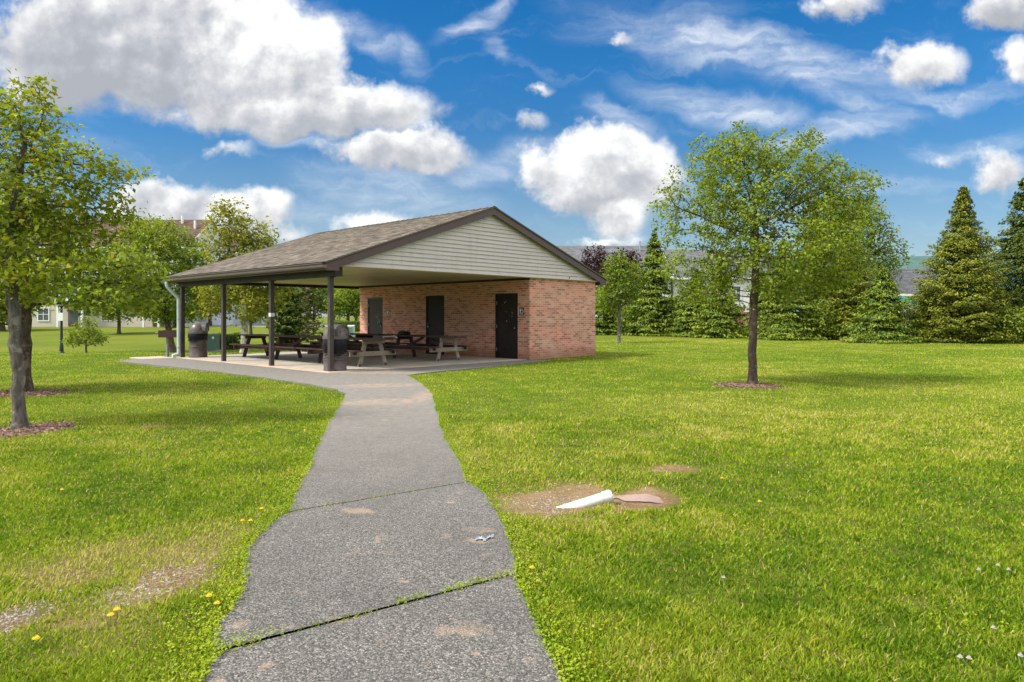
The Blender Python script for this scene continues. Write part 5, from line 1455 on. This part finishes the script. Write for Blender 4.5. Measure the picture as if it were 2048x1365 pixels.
# clipped hedge by the road
for lab, u, y, w_, h_ in (('dark clipped hedge behind the pale green utility box, left of the brick wall', 700, 70, 3.6, 1.1), ('dark low bush below the sycamore, right of the green utility cabinet', 455, 47, 1.7, .95)):
    b_ = on(u, y); rng = np.random.default_rng(int(u)); n = 5200
    d = rng.random((n, 3)); f = rng.integers(0, 3, n); P = np.stack([(d[:, 0] - .5) * w_, (d[:, 1] - .5) * 1.3, d[:, 2] * h_], 1)
    P[f == 0, 2] = h_ + rng.normal(0, .04, (f == 0).sum()); P[f == 1, 1] = -.65 + rng.normal(0, .05, (f == 1).sum())
    P[:, 2] *= .8 + .3 * fbm(P[:, 0] * 1.5 + u, P[:, 1], 2)
    root = empty('hedge', b_); tag(root, lab, 'hedge')
    np_mesh('leaves', leaf_quads(P, rng.normal(0, .6, (n, 3)) + np.array([0, -.3, .8]), .14 * rng.uniform(.6, 1.3, n), rng), 4, LEAF_FAR, root, {'tint': np.clip(rng.normal(.22, .16, n), 0, 1)})
    mb = MB()
    for k in range(7): x_ = (k / 6 - .5) * w_ * .8; mb.tube([(x_, 0, -.05), (x_ + rng.normal(0, .1), rng.normal(0, .1), h_ * .8)], .025, 5)
    mb.build('stems', BARK_BROWN, root)

# ------------------------------------------------------------------ drain pipe, puddle, stones, litter
px, py = gp(1283, 987, -.05)
th = np.linspace(0, 2 * math.pi, 60, endpoint=False); rr = 1 + .5 * (fbm(np.cos(th) * 2 + 3, np.sin(th) * 2 + 3, 3) - .5)
m, t, pr = material('muddy_water'); pr.inputs['Base Color'].default_value = (.30, .19, .14, 1); pr.inputs['Roughness'].default_value = .04; pr.inputs['Specular IOR Level'].default_value = .5; pr.inputs['IOR'].default_value = 1.33
t.put(pr.inputs['Normal'], t.bump(t.noise(worldpos(t), 14, 2), .06, .01))
mb = MB(); mb.face([(px + .29 * r_ * math.cos(a) + .02, py + .24 * r_ * math.sin(a), -.066) for a, r_ in zip(th, rr)])
tag(mb.build('puddle', m), kind='structure')
pe = Vector((*gp(1219, 986, 0.0), 0)); pe = Vector((.765, 5.42, -.008)); ps = Vector((.20, 5.31, -.155))
pp = empty('drain_pipe', (0, 0, 0)); tag(pp, 'white plastic drain pipe poking out of the gravel beside the puddle', 'pipe')
M_PVC = simple('white_pvc', (.62, .62, .60), .35, .05, 6, dirt=(.62, .56, .48))
mb = MB(); d = (pe - ps).normalized(); mb.tube([ps, ps.lerp(pe, .5), pe], .044, 24, cap=False); mb.tube([pe, ps.lerp(pe, .5)], .038, 24, cap=False)
a = d.cross(Vector((0, 0, 1))).normalized(); b_ = d.cross(a).normalized()
k = 24; ring = lambda r_: [pe + (a * math.cos(2 * math.pi * i / k) + b_ * math.sin(2 * math.pi * i / k)) * r_ for i in range(k)]
R0_, R1_ = ring(.044), ring(.038); mb.add(R0_ + R1_, [(i, (i + 1) % k, k + (i + 1) % k, k + i) for i in range(k)])
mb.build('pipe_wall', M_PVC, pp, smooth=40)
mb = MB(); mb.tube([ps.lerp(pe, .88), ps.lerp(pe, .985)], .049, 24, cap=False); mb.build('collar', M_PVC, pp, smooth=40)


def stones(name, spots, n, smin, smax, mat, seed):
    rng = np.random.default_rng(seed); V = []; tin = []
    base = np.array([[0, 0, 1], [1, 0, 0], [0, 1, 0], [-1, 0, 0], [0, -1, 0], [0, 0, -1]], float); F = [(0, 1, 2), (0, 2, 3), (0, 3, 4), (0, 4, 1), (5, 2, 1), (5, 3, 2), (5, 4, 3), (5, 1, 4)]
    for (x, y, rx, ry, k) in spots:
        q = rng.normal(0, .45, (n, 2)); X = x + q[:, 0] * rx; Y_ = y + q[:, 1] * ry
        keep = ~np.any([inpoly(X, Y_, P) for P in PATHPOLY], axis=0); X = X[keep]; Y_ = Y_[keep]
        s = rng.uniform(smin, smax, len(X)) * rng.uniform(.6, 1.2, len(X))
        zz = H(X, Y_) - .045 * barefield(X, Y_, [BARE[0], BARE[1]], .2)
        for i in range(len(X)):
            b_ = base * s[i] * rng.uniform(.6, 1.2, 3) * np.array([1, 1, .6]); a = rng.random() * 6.28
            c, s_ = math.cos(a), math.sin(a); b_ = b_ @ np.array([[c, s_, 0], [-s_, c, 0], [0, 0, 1]]) + rng.normal(0, s[i] * .12, (6, 3))
            b_ = b_ + np.array([X[i], Y_[i], zz[i] + s[i] * .12])
            tq = rng.random()
            for f in F: V.append(b_[list(f)]); tin.append(tq)
    o = np_mesh(name, np.array(V), 3, mat, None, {'tint': np.array(tin)}); tag(o, kind='stuff'); return o


m, t, pr = material('gravel_stone'); at = t.new('ShaderNodeAttribute', attribute_name='tint')
t.put(pr.inputs['Base Color'], t.ramp(at.outputs['Fac'], [(0, (.13, .10, .08)), (.4, (.26, .21, .17)), (.75, (.30, .26, .22)), (1, (.36, .34, .31))])); pr.inputs['Roughness'].default_value = .85
stones('gravel', [BARE[0], BARE[0], BARE[0], BARE[2], BARE[4], BARE[8]], 400, .004, .011, m, 5)
m, t, pr = material('mulch_chip'); at = t.new('ShaderNodeAttribute', attribute_name='tint')
t.put(pr.inputs['Base Color'], t.ramp(at.outputs['Fac'], [(0, (.05, .025, .016)), (.5, (.14, .075, .05)), (1, (.28, .18, .12))])); pr.inputs['Roughness'].default_value = .9
stones('mulch_chips', MULCH, 900, .015, .04, m, 6)
# crumpled foil on the path
rng = np.random.default_rng(9); x, y = gp(968, 1075); n = 14
bm = bmesh.new(); grid = [[bm.verts.new((x + (i - 6.5) * .0085 + rng.normal(0, .002), y + (j - 3.5) * .011 * (1 + .3 * math.sin(i)) + rng.normal(0, .003) + .004 * i - .03, TOP + .004 + abs(rng.normal(0, .006)))) for j in range(8)] for i in range(n)]
for i in range(n - 1):
    for j in range(7):
        if (i + j * .7) % 9 > 1.2 and abs(j - 3.5 - 1.5 * math.sin(i * .7)) < 2.2: bm.faces.new((grid[i][j], grid[i + 1][j], grid[i + 1][j + 1], grid[i][j + 1]))
bmesh.ops.delete(bm, geom=[v for v in bm.verts if not v.link_faces], context='VERTS')
me = bpy.data.meshes.new('foil_scrap'); bm.to_mesh(me); bm.free(); me.materials.append(simple('pale_foil', (.30, .34, .38), .45, .1, 30, metal=.3)); tag(link(bpy.data.objects.new('foil_scrap', me)), 'crumpled silvery scrap lying on the asphalt path', 'litter')

# ------------------------------------------------------------------ flowers
M_DAND = simple('dandelion_yellow', (.75, .50, .01), .7, .15, 40); M_CLOV = simple('clover_white', (.52, .45, .42), .8, .15, 40); M_STEM = simple('flower_stem', (.14, .22, .05), .7, .2, 20)


def flower(name, label, cat, group, pos, head, r_, seed):
    rng = np.random.default_rng(seed); x, y = pos; z = h1(x, y)
    root = empty(name, (x, y, z)); tag(root, label, cat, group); hh_ = rng.uniform(.035, .05)
    mb = MB(); mb.tube([(0, 0, 0), (rng.normal(0, .008), rng.normal(0, .008), hh_)], .0022, 5); mb.build('stem', M_STEM, root)
    mb = MB(); n = 16
    for ring_, (rk, zk) in enumerate(((1, .0), (.72, .006), (.4, .011))):
        for k in range(n):
            a = 2 * math.pi * (k + ring_ * .5) / n; w_ = .24 * rk
            c, s_ = math.cos(a), math.sin(a); p0 = (0, 0, hh_ + zk * .6)
            e = r_ * rk; mb.face([p0, (e * math.cos(a - w_ * .6), e * math.sin(a - w_ * .6), hh_ + zk + .004), (e * 1.08 * c, e * 1.08 * s_, hh_ + zk + .003), (e * math.cos(a + w_ * .6), e * math.sin(a + w_ * .6), hh_ + zk + .004)])
    mb.build('flower_head', head, root)


dl = [(124, 984, 'yellow dandelion alone in the left lawn, far from the path'), (523, 1022, 'yellow dandelion at the left path edge just below the upper crack'), (501, 1045, 'yellow dandelion beside the left path edge, lower right of a close pair'), (485, 1044, 'yellow dandelion beside the left path edge, upper left of a close pair'),
      (418, 1201, 'yellow dandelion near the left path edge, upper one of two near the lower crack'), (434, 1215, 'yellow dandelion nearest the left path edge above the lower crack'), (234, 1226, 'yellow dandelion in the bare left patch, right one of two'), (221, 1238, 'yellow dandelion in the bare left patch, left one of two'), (72, 1283, 'yellow dandelion at the lower left corner of the lawn'),
      (1519, 1009, 'yellow dandelion in the right lawn right of the puddle'), (1444, 962, 'small yellow dandelion in the right lawn, farther off than the puddle'), (1064, 1139, 'yellow dandelion at the right path edge beside the lower crack'), (518, 865, 'yellow dandelion in the left lawn beside the middle of the path'), (1042, 850, 'small yellow dandelion in the right lawn between path and lone tree')]
for i, (u, v, lab) in enumerate(dl): flower('dandelion', lab, 'dandelion', 'dandelions in the lawn', gp(u, v, .0), M_DAND, .015, i)
cl = [(1957, 1136, 'white clover flower, leftmost of the row of three at the right edge'), (1996, 1128, 'white clover flower, middle of the row of three at the right edge'), (2017, 1135, 'white clover flower, rightmost of the row of three at the right edge'), (1987, 1246, 'white clover flower alone below the row of three'),
      (1920, 1305, 'white clover flower at the lower right, left one of the pair'), (1938, 1312, 'white clover flower at the lower right, right one of the pair'), (2041, 1306, 'white clover flower in the lower right corner'), (1447, 1151, 'tiny white clover flower in the middle of the right lawn')]
for i, (u, v, lab) in enumerate(cl): flower('clover_flower', lab, 'clover', 'white clover in the right lawn', gp(u, v, .03), M_CLOV, .010, 50 + i)

# ------------------------------------------------------------------ grass
m, t, pr = material('grass_blade')
at = t.new('ShaderNodeAttribute', attribute_name='tint')
c = t.ramp(at.outputs['Fac'], [(0, (.10, .20, .010)), (.3, (.20, .315, .014)), (.6, (.33, .42, .022)), (.85, (.48, .48, .05)), (1, (.60, .50, .22))])
t.put(pr.inputs['Base Color'], c); pr.inputs['Roughness'].default_value = .6; pr.inputs['Specular IOR Level'].default_value = .12
tr = t.new('ShaderNodeBsdfTranslucent'); t.put(tr.inputs[0], c); mx = t.new('ShaderNodeMixShader'); mx.inputs[0].default_value = .42
t.l.new(pr.outputs[0], mx.inputs[1]); t.l.new(tr.outputs[0], mx.inputs[2]); t.l.new(mx.outputs[0], t.n['Material Output'].inputs[0]); M_GRASS = m
SLABP = np.array([pw2(-1.3, -.35), pw2(A1, -.35), pw2(A1, T0), pw2(PW + .02, T0), pw2(PW + .02, T1), pw2(-.26, 9.46), pw2(-.26, 10.32), pw2(-1.26, 10.32), pw2(-1.26, 9.0)])
SLABR = [np.array([pw2(-.26, -.31), pw2(A1, -.31), pw2(A1, T0 - .01), pw2(PW + .01, T0 - .01), pw2(PW + .01, T1 + .01), pw2(-.26, 9.46)]), np.array([pw2(*q) for q in GRILLPAD])]


def grass(name, N, y0, y1, seed, wk, hk, wide=.95, gam=1.0, tri=False):
    rng = np.random.default_rng(seed)
    Y_ = y0 * (y1 / y0) ** (rng.random(N) ** gam); X = Y_ * rng.uniform(-wide, wide, N)
    bf = barefield(X, Y_); mf = barefield(X, Y_, MULCH, .5)
    ok = (rng.random(N) > np.clip(bf * 1.2 - .08, 0, .97)) & (mf < .45)
    pin = np.zeros(N, bool)
    for P in PATHPOLY + SLABR: pin |= inpoly(X, Y_, P)
    ok &= ~pin; X, Y_, bf = X[ok], Y_[ok], bf[ok]; n = len(X)
    big = fbm(X * .35, Y_ * .35, 4); mid_ = fbm(X * 1.7 + 31, Y_ * 1.7, 3); cl_ = fbm(X * 7 + 3, Y_ * 7 + 8, 2)
    hgt = hk * rng.uniform(.55, 1.25, n) * (.6 + .8 * cl_) * (1 - .45 * bf) * (1 + .7 * (mid_ - .5)); w_ = wk * Y_ ** .85 * rng.uniform(.7, 1.3, n)
    a = rng.random(n) * 6.283; lean = rng.uniform(.15, 1.0, n) * hgt; la = a + rng.normal(0, .9, n) + math.pi / 2
    sx_ = np.cos(a) * w_ / 2; sy_ = np.sin(a) * w_ / 2
    Z = H(X, Y_) - .045 * barefield(X, Y_, [BARE[0], BARE[1]], .2) - .004
    dx = np.cos(la) * lean; dy = np.sin(la) * lean
    tint = np.clip(.44 + (big - .5) * .6 + (mid_ - .5) * .8 + (fbm(X * 5 + 77, Y_ * 5 + 7, 2) - .5) * .5 + rng.normal(0, .22, n) + .42 * bf, 0, .95)
    dryb = rng.random(n) < .05 + .10 * (big > .55); tint[dryb] = rng.uniform(.85, 1, dryb.sum())
    b0_ = np.stack([X - sx_, Y_ - sy_, Z], 1); b1_ = np.stack([X + sx_, Y_ + sy_, Z], 1)
    tp = np.stack([X + dx, Y_ + dy, Z + hgt * .92], 1)
    if tri: V = np.stack([b0_, b1_, tp], 1)
    else:
        md = np.stack([X + dx * .38, Y_ + dy * .38, Z + hgt * .6], 1); s3 = np.stack([sx_ * .8, sy_ * .8, sx_ * 0], 1)
        V = np.stack([b0_, b1_, md + s3, tp, md - s3], 1)
    o = np_mesh(name, V, V.shape[1], M_GRASS, None, {'tint': tint}); tag(o, kind='stuff'); return o


grass('grass', 460000, 1.7, 10, 41, .0019, .035)
grass('grass', 400000, 10, 46, 42, .0019, .035, tri=True)


# low clover and weeds with small round leaves along the path and in the thin turf
def weeds():
    rng = np.random.default_rng(77); X = []; Y_ = []
    for P in (left2, left3, right1, right2, right3, left1):
        for i in range(len(P) - 1):
            L = np.linalg.norm(P[i + 1] - P[i]); n = int(L * 1500 / max(1, P[i][1] * .35)); q = rng.random(n)[:, None]
            p_ = P[i] + (P[i + 1] - P[i]) * q; o_ = rng.exponential(.09, (n, 1)); sgn = 1 if any(P is z for z in (right1, right2, right3)) else -1
            p_ = p_ + np.concatenate([o_ * sgn * (.95), rng.normal(0, .04, (n, 1))], 1) - np.array([sgn * .02, 0]); X.append(p_[:, 0]); Y_.append(p_[:, 1])
    n = 16000; y = 1.9 * (9 / 1.9) ** rng.random(n); x = y * rng.uniform(-.85, .85, n); k = fbm(x * 1.1 + 60, y * 1.1, 3) + .28 * barefield(x, y) * (rng.random(n) < .4) > .56; X.append(x[k]); Y_.append(y[k])
    for a_, b_, den in ((c2lo, c2hi, 1),):
        n = 900; q = rng.random(n); q = q[(fbm(q * 7 + 2, q * 0, 2) > .56) | (q < .18) | (q > .93)]; i = (q * (len(a_) - 1)).astype(int); mm = (a_[i] + b_[i]) / 2 + rng.normal(0, .014, (len(q), 2)) * (1 + 1.2 * (q < .18))[:, None]; X.append(mm[:, 0]); Y_.append(mm[:, 1])
    nc = len(X[-1]); X = np.hstack(X); Y_ = np.hstack(Y_); n = len(X)
    bad = np.zeros(n, bool)
    for P in PATHPOLY: bad |= inpoly(X, Y_, P) & (polydist(X, Y_, P) > .05)
    bad[-nc:] = False; X = X[~bad]; Y_ = Y_[~bad]; n = len(X)
    Z = np.maximum(H(X, Y_), -.02) + rng.uniform(.004, .04, n)
    P = np.stack([X, Y_, Z], 1); tint = np.clip(.42 + .7 * (fbm(X * 2.2, Y_ * 2.2 + 40, 3) - .4) + rng.normal(0, .12, n), 0, .9)
    o = np_mesh('clover', leaf_quads(P, rng.normal(0, .5, (n, 3)) + np.array([0, 0, 1.]), .012 * rng.uniform(.6, 1.4, n), rng, .9, .1), 4, M_GRASS, None, {'tint': tint}); tag(o, kind='stuff')


weeds()
